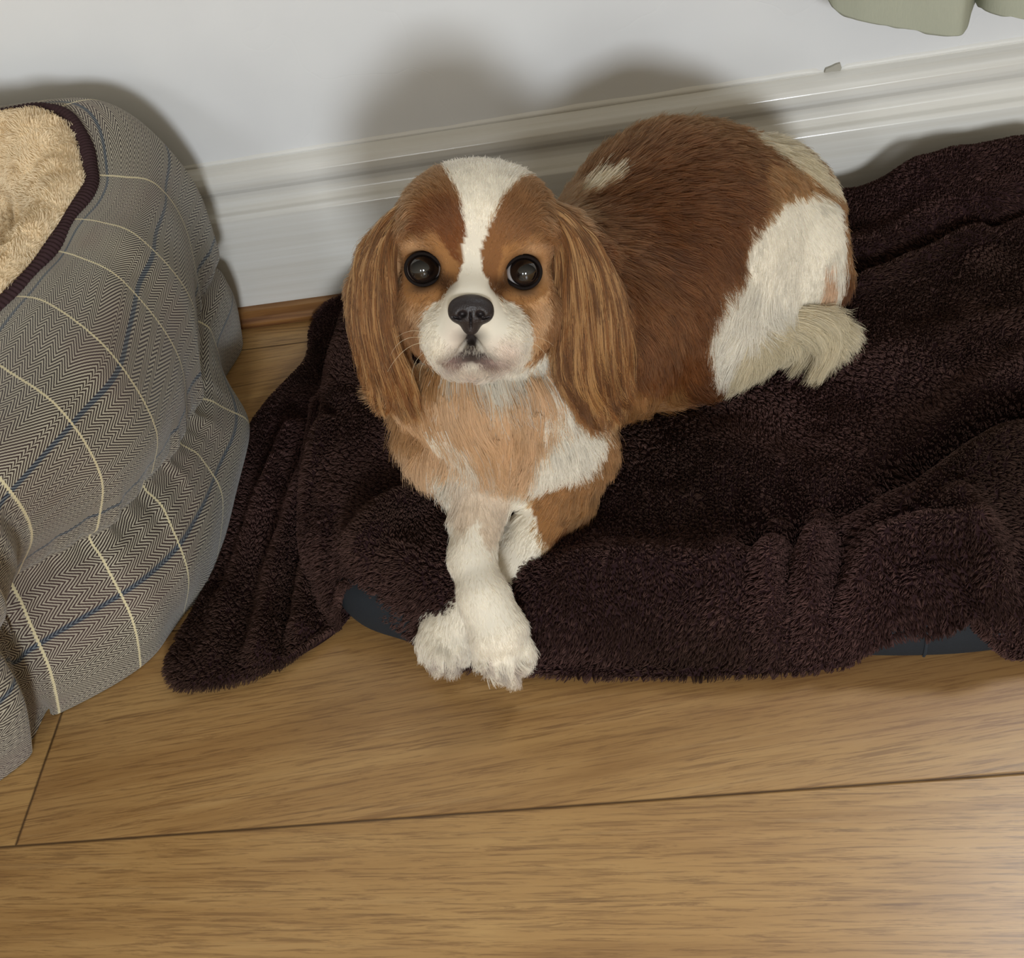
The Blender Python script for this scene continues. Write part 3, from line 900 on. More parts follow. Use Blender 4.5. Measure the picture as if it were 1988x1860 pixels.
# head frame: X to the picture's right, Y out of the face, Z up the forehead
HO = atd(925, 478, .800)
HY = norm(np.array([.13, -.845, .515])); HX = norm(CR-(CR@HY)*HY); HZ = np.cross(HX, HY); HZ = HZ if HZ[2] > 0 else -HZ
HM = np.stack([HX, HY, HZ])
def HP(px, py, y):
    """point on the sight line of (px,py) lying y metres forward in the head frame"""
    d = ray(px, py); t = ((HO-CAM)@HY+y)/(d@HY)
    return CAM+d*t
PX = .80/FPX          # one photo pixel at the head, metres

def build_body():
    f = Field((-.30, -.62, .0), (.24, -.02, .42), .0022)
    # torso
    A = Z3(1150, 600, .165); B = Z3(1330, 480, .168); Cc = Z3(1465, 432, .150)
    f.chain([(A, .078), (B, .092), (Cc, .070)], .03)
    f.ell(Z3(1290, 620, .125), (.10, .075, .060), k=.03)
    # rump and thigh
    f.ell(Z3(1520, 466, .135), (.044, .050, .054), k=.022)
    th = Z3(1546, 482, .156)
    f.ell(th, (.041, .036, .050), np.stack([CR, -CF, CU]), k=.007)
    f.chain([(Z3(1535, 500, .15), .034), (Z3(1450, 590, .115), .024), (Z3(1420, 645, .095), .013)], .015)
    f.chain([(Z3(1590, 540, .125), .026), (Z3(1540, 590, .105), .022)], .012)
    # feathered hind foot and tail lying on the blanket
    f.chain([(Z3(1435, 648, .094), .009), (Z3(1500, 630, .098), .013), (Z3(1570, 630, .098), .017), (Z3(1610, 645, .096), .014)], .01)
    # shoulders, neck and chest
    f.ell(Z3(1120, 640, .180), (.070, .066, .070), k=.03)
    f.chain([(Z3(1090, 620, .19), .060), (HP(960, 560, -.045), .048)], .03)
    f.ell(atd(985, 810, .885), (.058, .055, .060), np.stack([CR, CF, CU]), k=.025)
    f.chain([(atd(985, 840, .88), .050), (HP(925, 640, -.02), .036)], .025)
    f.ell(atd(880, 800, .885), (.035, .04, .045), np.stack([CR, CF, CU]), k=.02)
    f.ell(atd(1110, 850, .880), (.030, .034, .034), np.stack([CR, CF, CU]), k=.015)
    # forelegs
    f.chain([(atd(915, 880, .872), .030), (atd(932, 970, .868), .0205), (atd(916, 1085, .852), .0150), (atd(940, 1160, .838), .0165), (atd(965, 1220, .838), .0210)], .010)
    f.chain([(atd(1110, 880, .885), .029), (atd(1095, 960, .892), .0225), (atd(1030, 1040, .890), .0180), (atd(975, 1110, .888), .0168), (atd(905, 1185, .896), .0165), (atd(872, 1222, .900), .020)], .008)
    # paws: pad plus four toes
    def paw(c, toes, d0, rad, dirz):
        for (x, y, dd, rr) in toes:
            f.chain([(atd(x-(x-c[0])*.45-0, y-62, d0+dd-.002), rr*1.25), (atd(x-(x-c[0])*.1, y-24, d0+dd-.006), rr*1.1), (atd(x, y-8, d0+dd), rr)], .0045)
    paw((972, 1240), [(940, 1278, .012, .0082), (962, 1296, .004, .0090), (990, 1302, .004, .0090), (1014, 1284, .012, .0080)], .842, .02, 0)
    paw((865, 1240), [(832, 1262, .006, .0076), (850, 1282, .002, .0086), (876, 1286, .002, .0086), (896, 1270, .006, .0078)], .892, .02, 0)
    # clefts between the toes
    for (x, y, d, dx) in [(950, 1282, .838, -6), (976, 1296, .834, 0), (1004, 1288, .838, 6), (841, 1272, .888, -5), (864, 1284, .886, 0), (887, 1278, .888, 5)]:
        a_ = atd(x-dx*.6, y-18, d); b_ = atd(x+dx, y+16, d+.004); e_ = norm(b_-a_); w_ = norm(np.cross(e_, CF)); g_ = np.cross(w_, e_)
        f.ell((a_+b_)/2, (.0085, .0014, .0065), np.stack([e_, w_, g_]), k=.003, sub=True)
    # head
    f.ell(HP(925, 455, .0), (.0540, .050, .0460), HM, k=.02)
    f.ell(HP(925, 415, .012), (.0400, .034, .0290), HM, k=.02)
    f.ell(HP(845, 455, .022), (.0200, .020, .0185), HM, k=.014)
    f.ell(HP(1003, 460, .022), (.0200, .020, .0185), HM, k=.014)
    f.ell(HP(838, 590, .010), (.0240, .030, .0280), HM, k=.016)
    f.ell(HP(1022, 600, .010), (.0240, .030, .0280), HM, k=.016)
    f.chain([(HP(918, 520, .026), .0180), (HP(914, 585, .052), .0150)], .012)
    f.ell(HP(875, 652, .044), (.0190, .0210, .0180), HM, k=.012)
    f.ell(HP(968, 655, .044), (.0195, .0210, .0185), HM, k=.012)
    f.ell(HP(918, 610, .048), (.0150, .018, .0180), HM, k=.012)
    f.ell(HP(915, 698, .034), (.0200, .018, .0085), HM, k=.005)
    f.ell(HP(918, 650, .010), (.0370, .030, .0250), HM, k=.02)
    # mouth line and the groove under the nose
    for a, b in [((912, 655), (880, 700)), ((918, 655), (950, 700)), ((880, 700), (850, 708)), ((950, 700), (985, 708))]:
        pa, pb = HP(a[0], a[1], .0645), HP(b[0], b[1], .056)
        c = (pa+pb)/2; e = norm(pb-pa); g = HY; w = norm(np.cross(e, g))
        f.ell(c, (np.linalg.norm(pb-pa)/2+.003, .0066, .0018), np.stack([e, g, w]), k=.002, sub=True)
    # eye sockets
    for x, y in ((821, 521), (1017, 527)):
        f.ell(HP(x, y, .0335), (.0118, .016, .0116), HM, k=.006, sub=True)
    # ear leather, folded down beside the head
    for L in ([(790, 440, .004, .012), (745, 505, .002, .015), (728, 570, -.001, .018), (740, 660, -.004, .016), (770, 720, -.006, .012)],
              [(1075, 432, .004, .013), (1122, 500, .002, .017), (1140, 580, .0, .019), (1135, 670, -.004, .018), (1130, 740, -.010, .013)]):
        P = [(HP(a, b, y), r) for a, b, y, r in L]
        f.chain(P, .008, flat=(HY, .55))
    f.F = f.F.astype(np.float32)
    # one smoothing pass of the field
    F = f.F
    G = F.copy(); G[1:-1, 1:-1, 1:-1] = (F[1:-1, 1:-1, 1:-1]*2+(F[2:, 1:-1, 1:-1]+F[:-2, 1:-1, 1:-1]+F[1:-1, 2:, 1:-1]+F[1:-1, :-2, 1:-1]+F[1:-1, 1:-1, 2:]+F[1:-1, 1:-1, :-2]))/8
    f.F = G
    return f.mesh()

# ---- coat colours, by region of the coat (measured in the photograph's frame)
C_CHEST = np.array(srgb(126, 75, 38)[:3]); C_DARK = np.array(srgb(78, 44, 24)[:3]); C_GOLD = np.array(srgb(188, 138, 86)[:3])
C_WHITE = np.array(srgb(250, 240, 220)[:3]); C_PEACH = np.array(srgb(224, 180, 136)[:3]); C_CREAM = np.array(srgb(232, 214, 176)[:3])
C_PINK = np.array(srgb(205, 170, 158)[:3]); C_GREY = np.array(srgb(90, 78, 72)[:3])
REG = [  # (polygon, colour, raggedness px)
 ([(1040, 180), (1750, 180), (1750, 800), (1180, 860), (1040, 700)], C_DARK*.6+C_CHEST*.4, 6),
 ([(1200, 560), (1420, 500), (1420, 640), (1320, 740), (1200, 860), (1150, 700)], C_CHEST*.72+C_DARK*.28, 25),
 ([(1460, 300), (1650, 330), (1670, 560), (1600, 400), (1470, 420)], C_CHEST*.7+C_GOLD*.3, 10),
 ([(600, 250), (1110, 250), (1110, 760), (600, 760)], (C_CHEST*.72+C_GOLD*.28)*np.array([.95, 1.0, 1.12]), 0),
 ([(820, 400), (880, 380), (905, 430), (890, 520), (860, 470), (800, 460)], C_CHEST*np.array([.92, .95, 1.08]), 10),
 ([(780, 470), (850, 455), (880, 500), (890, 560), (840, 610), (790, 600), (772, 530)], C_GOLD*.6+C_CHEST*.4, 8),
 ([(975, 480), (1040, 460), (1075, 510), (1070, 590), (1020, 620), (960, 560)], C_GOLD*.65+C_CHEST*.35, 8),
 ([(1020, 590), (1070, 560), (1060, 640), (1045, 700), (1015, 680)], C_GOLD*.5+C_PEACH*.5, 8),
 ([(800, 590), (840, 590), (850, 640), (820, 680), (812, 640)], C_GOLD*.5+C_PEACH*.5, 8),
 # blaze and muzzle
 ([(840, 280), (1035, 280), (1025, 330), (1000, 355), (968, 400), (945, 450), (934, 500), (940, 540), (962, 575), (1000, 590), (1030, 630), (1040, 690), (1000, 725), (1060, 680), (1070, 730), (960, 760), (870, 740), (832, 715), (815, 660), (828, 605), (862, 575), (888, 548), (900, 500), (902, 440), (892, 380)], C_WHITE, 5),
 # throat and chest
 ([(700, 720), (860, 735), (1080, 700), (1220, 760), (1210, 900), (1100, 1000), (860, 960), (780, 860)], C_PEACH*.75+C_GOLD*.25, 10),
 ([(840, 735), (1060, 690), (1070, 760), (1000, 790), (975, 830), (950, 790), (900, 770), (850, 790)], C_WHITE*.85, 12),
 ([(860, 760), (840, 830), (780, 800), (750, 740), (820, 720)], C_GOLD*.6+C_CHEST*.4, 10),
 ([(1180, 700), (1330, 740), (1200, 930), (1140, 900), (1170, 800)], C_CHEST*.55+C_GOLD*.45, 12),
 ([(1050, 860), (1090, 800), (1140, 785), (1165, 820), (1160, 880), (1110, 935), (1050, 950), (1030, 910)], C_WHITE, 10),
 # forelegs
 ([(835, 880), (900, 890), (960, 960), (1010, 930), (1050, 960), (1060, 1030), (1080, 1120), (1060, 1340), (760, 1340), (790, 1180), (860, 1130), (865, 980)], C_WHITE, 6),
 ([(870, 900), (1000, 940), (985, 1010), (950, 1080), (930, 1010), (890, 1040)], C_PEACH*.35+C_WHITE*.5, 8),
 ([(1045, 945), (1120, 920), (1180, 890), (1180, 960), (1110, 1020), (1062, 1062), (1040, 1015), (1035, 980)], C_CHEST*.35+C_GOLD*.55, 6),
 # hindquarter
 ([(1455, 440), (1480, 405), (1530, 378), (1580, 368), (1618, 385), (1638, 440), (1646, 520), (1638, 590), (1640, 720), (1380, 720), (1385, 640), (1400, 545), (1440, 530)], C_WHITE, 4),
 ([(1602, 520), (1622, 510), (1634, 560), (1615, 595), (1603, 570)], C_PEACH*.8+C_PINK*.2, 3),
 ([(1450, 672), (1510, 606), (1640, 590), (1680, 740), (1420, 740)], C_CREAM, 5),
 ([(1395, 222), (1440, 226), (1500, 252), (1570, 295), (1640, 370), (1600, 362), (1545, 318), (1490, 290), (1440, 258)], C_CREAM*.9, 7),
 ([(868, 704), (886, 688), (905, 680), (925, 680), (943, 688), (962, 704), (950, 708), (915, 703), (882, 708)], C_GREY*.6, 5),
 ([(903, 645), (928, 645), (922, 674), (908, 674)], C_GREY*.5, 3),
 ([(1105, 385), (1150, 352), (1190, 342), (1180, 362), (1150, 380), (1120, 395)], C_CREAM, 6),
]
EYES = [(821, 521), (1017, 527)]
def coat(P, jitter=True):
    px, py, _ = project(P); n = len(P)
    s3 = P*140
    jx = (vnoise(s3, 51)-.5)*2; jy = (vnoise(s3, 52)-.5)*2
    if jitter: jx = jx*.6+rng.normal(0, .35, n); jy = jy*.6+rng.normal(0, .35, n)
    c = np.tile(C_CHEST*.8+C_DARK*.2, (n, 1))
    for poly, col, rag in REG:
        m = poly_in(px+jx*rag, py+jy*rag, poly); c[m] = col
    # lips, nose surround and eye rims keep their own pigment
    def blot(x, y, r, col, a):
        nonlocal c
        d = np.hypot((px-x)/r[0], (py-y)/r[1]); w = np.clip(1.25-d, 0, 1)[:, None]*a
        c = c*(1-w)+col*w
    blot(912, 692, (58, 24), C_GREY*.6, .8)
    blot(872, 706, (38, 14), C_PINK*.6, .7); blot(962, 706, (42, 14), C_PINK*.6, .7)
    blot(915, 655, (34, 22), C_GREY*.35, .9)
    blot(880, 655, (22, 40), C_PINK, .25); blot(985, 680, (40, 30), C_PINK, .45); blot(912, 728, (70, 10), C_PINK, .5)
    for x, y, r in [(950, 1286, 7), (976, 1302, 8), (1004, 1292, 7), (841, 1276, 6), (864, 1289, 7), (887, 1282, 6)]:
        blot(x, y, (r*.8, r*2), C_PINK*.45, .8)
    for x, y in EYES:
        s = 1 if x < 900 else -1
        blot(x-s*20, y-40, (30, 12), C_PEACH, .55); blot(x-s*46, y-5, (14, 34), C_PEACH, .45)
        blot(x+s*42, y+28, (26, 22), C_DARK*.5, .85)
        blot(x, y, (38, 38), C_GREY*.25, 1.0)
        blot(x-s*6, y+42, (28, 9), C_GREY*.6, .5)
    return c

# guides for the lie of the coat: x, y, direction (right, down), length cm, lift
FLOW = np.array([
 (930, 380, 0, -1, .5, .25), (930, 480, 0, -1, .35, .2), (918, 560, 0, -1, .3, .2), (850, 400, -.6, -.8, .8, .2), (1010, 400, .6, -.8, .8, .2),
 (790, 420, -.8, .6, 1.2, .2), (1060, 420, .8, .6, 1.2, .2), (830, 470, -.7, -.7, .5, .3), (1010, 475, .7, -.7, .5, .3), (870, 510, -.3, -.9, .4, .2), (965, 515, .3, -.9, .4, .2),
 (860, 600, -.8, .3, .48, .25), (975, 600, .8, .3, .48, .25), (860, 660, -.5, .8, .5, .2), (975, 665, .5, .8, .5, .2), (912, 700, 0, 1, .3, .2), (915, 640, 0, 1, .2, .1),
 (800, 590, -.5, .85, .9, .2), (1050, 600, .4, .9, .9, .2), (915, 735, 0, 1, .8, .25),
 (870, 770, -.3, .9, 2.4, .3), (960, 770, .1, 1, 2.4, .3), (1040, 760, .25, .95, 2.4, .3), (930, 850, .15, 1, 2.6, .25), (1010, 860, -.2, 1, 2.4, .25), (930, 920, 0, 1, 1.8, .2),
 (790, 790, -.6, .8, 3.2, .35), (820, 850, -.5, .85, 3.2, .35), (850, 910, -.5, .85, 2.6, .3), (1100, 820, .4, .9, 2.2, .3), (1130, 870, .4, .9, 1.8, .3), (1190, 800, .4, .9, 2.2, .3),
 (890, 960, -.35, .95, 1.5, .2), (935, 1000, .1, 1, .9, .15), (905, 1080, 0, 1, .6, .12), (940, 1160, .25, 1, .6, .12), (970, 1230, .2, 1, .7, .15), (985, 1295, .1, 1, 1.3, .22),
 (1120, 950, -.3, .95, 1.3, .2), (1060, 1010, -.6, .8, .9, .15), (990, 1090, -.6, .8, .6, .12), (870, 1200, -.2, 1, .8, .2), (860, 1280, -.05, 1, 1.3, .25),
 (1120, 330, .9, -.5, 2.2, .3), (1100, 420, .8, .3, 2.2, .25), (1200, 290, .95, -.2, 2.0, .15), (1350, 250, 1, .1, 1.8, .12), (1480, 290, .85, .5, 1.6, .12), (1600, 360, .6, .8, 1.4, .12),
 (1200, 420, .9, .25, 2.2, .2), (1350, 380, .95, .2, 2.0, .15), (1450, 380, .8, .5, 1.8, .15), (1300, 500, .85, .45, 2.2, .2), (1230, 560, .6, .8, 2.4, .25), (1350, 580, .7, .65, 2.2, .2),
 (1250, 700, .45, .85, 2.4, .25), (1330, 680, .6, .7, 2.2, .2), (1400, 520, .5, .8, 2.0, .2), (1400, 620, 0, 1, 2.2, .2),
 (1540, 400, .2, 1, .9, .08), (1600, 450, .35, .95, .8, .08), (1520, 460, 0, 1, .9, .06), (1500, 500, -.1, 1, .95, .08), (1560, 500, .1, 1, .9, .06), (1570, 540, .1, 1, .9, .08), (1450, 560, -.3, 1, 2.6, .15), (1430, 640, -.5, .9, 2.0, .15),
 (1630, 500, .2, 1, 1.4, .15), (1500, 630, .8, .5, 2.2, .3), (1600, 640, .5, .9, 2.6, .35), (1560, 660, 0, 1, 2.8, .35),
])
def flow(P):
    px, py, _ = project(P)
    D2 = (px[:, None]-FLOW[None, :, 0])**2+(py[:, None]-FLOW[None, :, 1])**2
    w = 1/(D2+15.0**2)**1.7; w /= w.sum(1, keepdims=True)
    v = w@FLOW[:, 2:]
    d3 = v[:, :1]*CR-v[:, 1:2]*CU
    return d3, v[:, 2]*.01, v[:, 3]

def clump(pts, n_c, amount, order=None):
    """draw the strands of one tuft together towards their tip"""
    n, k, _ = pts.shape
    pick = rng.choice(n, n_c, replace=False)
    kd = kdtree.KDTree(n_c)
    for i, j in enumerate(pick): kd.insert(pts[j, 0], i)
    kd.balance()
    own = np.array([pick[kd.find(p)[1]] for p in pts[:, 0]])
    t = (np.arange(k)/(k-1))[None, :, None]
    return pts+(pts[own]-pts)*amount*t**1.4, own

def make_strands(P, N, dirs, L, lift, k=6, wave=.0, wseed=3):
    n = len(P)
    T = dirs-(dirs*N).sum(1, keepdims=True)*N
    T = norm(T)
    T = norm(T+rng.normal(0, .13, (n, 3)))
    ph = vnoise(P*70, wseed)*6.28+rng.normal(0, .5, n)
    B = np.cross(N, T)
    L = L*(.7+.5*rng.random(n))
    pts = []
    for s in np.linspace(0, 1, k):
        h = lift*s*1.1*(1-.55*s)+.06*s
        pts.append(P-N*.0008+T*(L*s)[:, None]+N*(L*h)[:, None]+B*(np.sin(ph+s*4.5)*wave*L*s)[:, None])
    return np.stack(pts, 1)
def taper(n, k, r0, r1): return np.tile(np.linspace(r0, r1, k)[None], (n, 1))*(.8+.4*rng.random((n, 1)))

def guided(guides, n, s_len, spread, k=10, thick=.01, wave=.003, tight=.55, start=.62, clumps=260):
    """long hair streaming along interpolated guide lines (each a polyline of 3D points)"""
    G = np.stack([resample(catmull(np.array(g), 60), 60) for g in guides])     # m x 60 x 3
    m = len(G)
    a = rng.random(n)*(m-1); s0 = rng.random(n)**.85*start
    ln = s_len*(.55+.75*rng.random(n))
    nc = clumps
    ca = rng.random(nc)*(m-1); cs = rng.random(nc)*start; cof = rng.normal(0, 1, (nc, 3))
    def evalg(aa, ss):
        i = np.minimum(aa.astype(int), m-2); f = (aa-i)[:, None]
        t = np.clip(ss, 0, 1)*59; j = np.minimum(t.astype(int), 58); g = (t-j)[:, None]
        p0 = G[i, j]*(1-g)+G[i, j+1]*g; p1 = G[i+1, j]*(1-g)+G[i+1, j+1]*g
        return p0*(1-f)+p1*f
    dep = rng.random(n)
    off = rng.normal(0, spread, (n, 3))
    cid = ((a/(m-1)-ca[None, :].T/(m-1))**2*4+(s0-cs[:, None])**2).argmin(0) if n*nc < 2e7 else rng.integers(0, nc, n)
    ph = rng.random(nc)[cid]*6.28; amp = (.4+.9*rng.random(nc)[cid])
    pts = []
    side = norm(G[-1].mean(0)-G[0].mean(0))
    for q in np.linspace(0, 1, k):
        s = s0+ln*q
        # strands of a tuft share their line towards the tip
        ac = a*(1-tight*q)+ca[cid]*tight*q
        P = evalg(ac, s)
        over = np.maximum(s-1, 0)[:, None]
        P = P+over*(evalg(ac, s*0+1)-evalg(ac, s*0+.93))*8
        P = P-CF*((dep**.8)*thick*np.sin(np.pi*np.clip(s, .05, .95))**.5)[:, None]
        P = P+off*(.5+.4*q*q)
        P = P+side*(np.sin(ph+s*11)*wave*amp*(q*q*1.3+.2))[:, None]-CF*(np.cos(ph+s*9)*wave*.6*amp)[:, None]
        pts.append(P)
    return np.stack(pts, 1), cid

def tint(c, n, amt=.22):
    return c*(1+rng.normal(0, amt, (n, 1))).clip(.45, 1.6)

def build_dog():
    V, F = build_body()
    root_loc = Z3(1250, 640, .075)
    root = empty('dog', (root_loc[0], root_loc[1], .075))
    tag(root, 'chestnut and white spaniel lying on the blanket with front paws crossed', 'dog')
    m = NT('dog_skin')
    at = m.node('ShaderNodeAttribute', attribute_name='hue'); m.link(at.outputs['Color'], m.b.inputs['Base Color'])
    m.b.inputs['Roughness'].default_value = .8; m.b.inputs['Specular IOR Level'].default_value = .15
    body = mesh_obj('body', V, F, m.m)
    N = vert_normals(V, F)
    cv = coat(V, False)
    a = body.data.attributes.new('hue', 'FLOAT_COLOR', 'POINT')
    a.data.foreach_set('color', np.concatenate([cv*.8, np.ones((len(V), 1))], 1).astype(np.float32).ravel())
    reparent(body, root)

    # coat
    n = 330000
    px, py, pz = project(V)
    face_w = np.where((px > 760) & (px < 1090) & (py < 760) & (py > 320), 2.6, 1.0)
    vis = np.where((N*(CAM-V)).sum(1) > -.12, 1.0, .35)
    P, T, bc, Nn = tri_sample(V, F, n, face_w*vis)
    Nn = norm(N[T[:, 0]]*bc[0][:, None]+N[T[:, 1]]*bc[1][:, None]+N[T[:, 2]]*bc[2][:, None])
    px, py, _ = project(P)
    keep = np.ones(n, bool)
    for x, y in EYES:
        e = HP(x, y, .030); keep &= np.linalg.norm(P-e, axis=1) > .0119
    nz = HP(915, 605, .072); keep &= ~((np.abs((P-nz)@HX) < .0150) & (np.abs((P-nz)@HZ) < .0125) & (np.linalg.norm(P-nz, axis=1) < .022))
    P, Nn = P[keep], Nn[keep]; n = len(P)
    d3, L, lift = flow(P)
    # short fur beside the eyes
    for x, y in EYES:
        e = HP(x, y, .030); dd = np.linalg.norm(P-e, axis=1); L = np.where(dd < .022, np.minimum(L, .0015+np.maximum(dd-.0125, 0)*.4), L)
        rad_dir = norm(P-e); w = np.clip(1-(dd-.012)/.008, 0, 1)[:, None]; d3 = d3*(1-w)+rad_dir*w
    dn = np.linalg.norm(P-nz, axis=1); w = np.clip(1-(dn-.012)/.014, 0, 1)[:, None]; d3 = d3*(1-w)+norm(P-nz)*w
    L = np.where(dn < .024, np.minimum(L, .002+.0*dn), L)
    k = 6
    pts = make_strands(P, Nn, d3, L, lift, k, wave=.07)
    long_ = L > .010
    tone = np.ones(n)
    a1, own = clump(pts[long_], 8000, .45); pts[long_] = a1; rt = rng.random(len(own)); tone[long_] = .72+.56*rt[own]
    a1, own = clump(pts[~long_], 26000, .35); pts[~long_] = a1; rt = rng.random(len(own)); tone[~long_] = .90+.2*rt[own]
    pts[..., 2] = np.maximum(pts[..., 2], .001)
    c = coat(P+rng.normal(0, .0006, P.shape))
    c = tint(c, n, .13)
    streak = vnoise(np.stack([(P@CR)*160, (P@CU)*160, (P@CF)*160], 1), 61)[:, None]
    lum = c.mean(1, keepdims=True); tw = np.where(lum > .35, .35, 1.0); c = c*(.82+.34*streak)*(1+(tone[:, None]-1)*tw)
    r0 = np.where(L > .01, .00021, .00017)[:, None]
    rad = np.linspace(1, .35, k)[None]*r0*(.8+.4*rng.random((n, 1)))
    h = hair_obj('coat', pts, rad, c, FUR); reparent(h, root); h['kind'] = 'stuff'

    # ear feathering
    def g(L): return [HP(a, b, y) for a, b, y in L]
    left = [g([(810, 385, .012), (752, 425, .008), (708, 490, .004), (688, 560, .002), (684, 640, .0), (700, 715, -.004)]),
            g([(800, 400, .016), (745, 462, .014), (712, 540, .010), (704, 630, .008), (712, 700, .004), (722, 765, .0)]),
            g([(785, 405, .016), (750, 480, .016), (738, 570, .014), (738, 650, .010), (752, 720, .006), (775, 790, .0)]),
            g([(785, 420, .012), (768, 500, .012), (768, 590, .012), (775, 670, .008), (795, 722, .004), (812, 778, .0)])]
    right = [g([(1035, 385, .012), (1100, 420, .008), (1160, 482, .004), (1200, 560, .002), (1222, 650, .0), (1228, 735, -.006)]),
             g([(1045, 400, .016), (1108, 452, .014), (1155, 530, .010), (1180, 620, .008), (1190, 700, .004), (1208, 775, -.004)]),
             g([(1062, 400, .018), (1105, 470, .018), (1128, 560, .016), (1142, 650, .014), (1152, 730, .008), (1180, 800, .0)]),
             g([(1068, 420, .014), (1090, 500, .014), (1100, 590, .014), (1106, 670, .010), (1120, 740, .006), (1150, 815, .0)]),
             g([(1070, 450, .006), (1078, 530, .006), (1080, 610, .006), (1076, 680, .004), (1088, 740, .002), (1120, 800, .0)])]
    for gd in (left, right):
        pts, cid = guided(gd, 32000, .46, .0011, k=14, thick=.012, wave=.0034, clumps=460, start=.62, tight=.78)
        nc = cid.max()+1; tone = rng.random(nc)[cid][:, None]; n = len(pts)
        c = np.where(tone < .34, C_DARK*.9, np.where(tone < .70, C_CHEST, C_GOLD*1.1))*.75+(C_CHEST*.7+C_GOLD*.3)*.25
        c = tint(c, n, .15)*np.array([1.0, 1.0, .92])
        h = hair_obj('ear_hair', pts, taper(n, 14, .00022, .00008), c, FUR); reparent(h, root)
        h['kind'] = 'stuff'
    # tail plume on the blanket
    def gz(L): return [atz(a, b, z) for a, b, z in L]
    plume = [gz([(1395, 668, .088), (1450, 628, .108), (1520, 598, .118), (1590, 594, .112), (1640, 598, .10)]),
             gz([(1400, 668, .090), (1460, 632, .112), (1530, 606, .124), (1600, 606, .120), (1640, 640, .104), (1636, 675, .094)]),
             gz([(1405, 670, .090), (1470, 642, .110), (1530, 622, .124), (1590, 630, .120), (1622, 670, .102), (1600, 722, .086)]),
             gz([(1410, 672, .088), (1470, 655, .104), (1520, 645, .116), (1565, 660, .110), (1588, 690, .098), (1580, 715, .088)]),
             gz([(1415, 674, .086), (1460, 664, .098), (1495, 660, .104), (1515, 672, .098), (1520, 690, .090), (1505, 700, .086)])]
    pts, cid = guided(plume, 10000, .46, .0022, k=10, thick=.008, wave=.0046, clumps=90, start=.66)
    n = len(pts); c = tint(np.tile(C_CREAM, (n, 1)), n, .12)*(.8+.35*rng.random(cid.max()+1)[cid][:, None])
    pts[..., 2] = np.maximum(pts[..., 2], .080)
    h = hair_obj('tail_hair', pts, taper(n, 10, .00022, .00008), c, FUR); reparent(h, root); h['kind'] = 'stuff'
    # ruff on the chest: long soft locks
    def gd_(L): return [atd(a, b, d) for a, b, d in L]
    ruff = [gd_([(800, 700, .835), (770, 745, .842), (762, 790, .85), (780, 830, .862), (800, 870, .872)]),
            gd_([(835, 708, .822), (815, 780, .826), (825, 840, .836), (850, 890, .85), (862, 940, .860)]),
            gd_([(872, 718, .812), (868, 800, .812), (885, 860, .820), (910, 910, .832), (925, 960, .845)]),
            gd_([(915, 720, .810), (925, 800, .806), (940, 850, .812), (960, 905, .824), (965, 950, .840)]),
            gd_([(968, 718, .812), (985, 800, .808), (990, 850, .814), (985, 900, .826), (975, 945, .842)]),
            gd_([(1020, 702, .820), (1050, 780, .820), (1050, 840, .828), (1030, 900, .84), (1005, 950, .850)]),
            gd_([(1060, 700, .826), (1095, 760, .832), (1110, 820, .84), (1100, 880, .852), (1060, 930, .862)])]
    pts, cid = guided(ruff, 15000, .36, .0014, k=10, thick=.005, wave=.0028, clumps=150, start=.66)
    n = len(pts); c = coat(pts[:, 5]); ct = rng.random(cid.max()+1)[cid][:, None]
    c = tint(c, n, .08)*(.85+.3*ct)
    h = hair_obj('chest_hair', pts, taper(n, 10, .00021, .00008), c, FUR); reparent(h, root); h['kind'] = 'stuff'

    # eyes
    lid = simple_mat('eyelid_skin', srgb(24, 18, 16), .8, .12)
    for x, y in EYES:
        cpos = HP(x, y, .0255)
        gaze = norm(norm(CAM-cpos)+HX*(.20 if x > 900 else .05)+HZ*.06)
        m = NT('eye_globe')
        co = m.coord(); sp = m.node('ShaderNodeSeparateXYZ'); m.link(co, sp.inputs[0])
        rr = m.math('SQRT', m.math('ADD', m.math('POWER', sp.outputs[0], 2.0), m.math('POWER', sp.outputs[1], 2.0)))
        col = m.ramp(m.math('DIVIDE', rr, .0119), [(0.0, srgb(8, 7, 8)), (.58, srgb(10, 8, 9)), (.64, srgb(26, 19, 16)), (.80, srgb(30, 22, 19)), (.85, srgb(18, 14, 14)), (.90, srgb(205, 200, 198))])
        m.link(col, m.b.inputs['Base Color'])
        m.b.inputs['Roughness'].default_value = .06; m.b.inputs['Coat Weight'].default_value = 1; m.b.inputs['Coat Roughness'].default_value = .02
        nu, nv = 48, 28; R = .0117
        V_ = []; 
        for i in range(nu):
            for j in range(nv):
                th = math.pi*(j+.0)/(nv-1); ph = 2*math.pi*i/nu
                z = R*math.cos(th); q = R*math.sin(th)
                if z > R*.55: z += .0014*((z/R-.55)/.45)**1.2      # cornea
                V_.append((q*math.cos(ph), q*math.sin(ph), z))
        e = mesh_obj('eye', V_, grid_faces(nu, nv, True), m.m)
        s = 1 if x < 900 else -1
        X_ = norm(np.cross(np.array([0, 0, 1.0]), gaze)); Y_ = np.cross(gaze, X_)
        mw = Matrix(((X_[0], Y_[0], gaze[0], cpos[0]), (X_[1], Y_[1], gaze[1], cpos[1]), (X_[2], Y_[2], gaze[2], cpos[2]), (0, 0, 0, 1)))
        e.parent = root; e.matrix_basis = Matrix.Translation(-Vector(root.location)) @ mw
        e['label'] = 'round dark glossy eye'
        # lids: a rim round the globe, almond shaped
        n_, m2 = 72, 10; pts_ = []
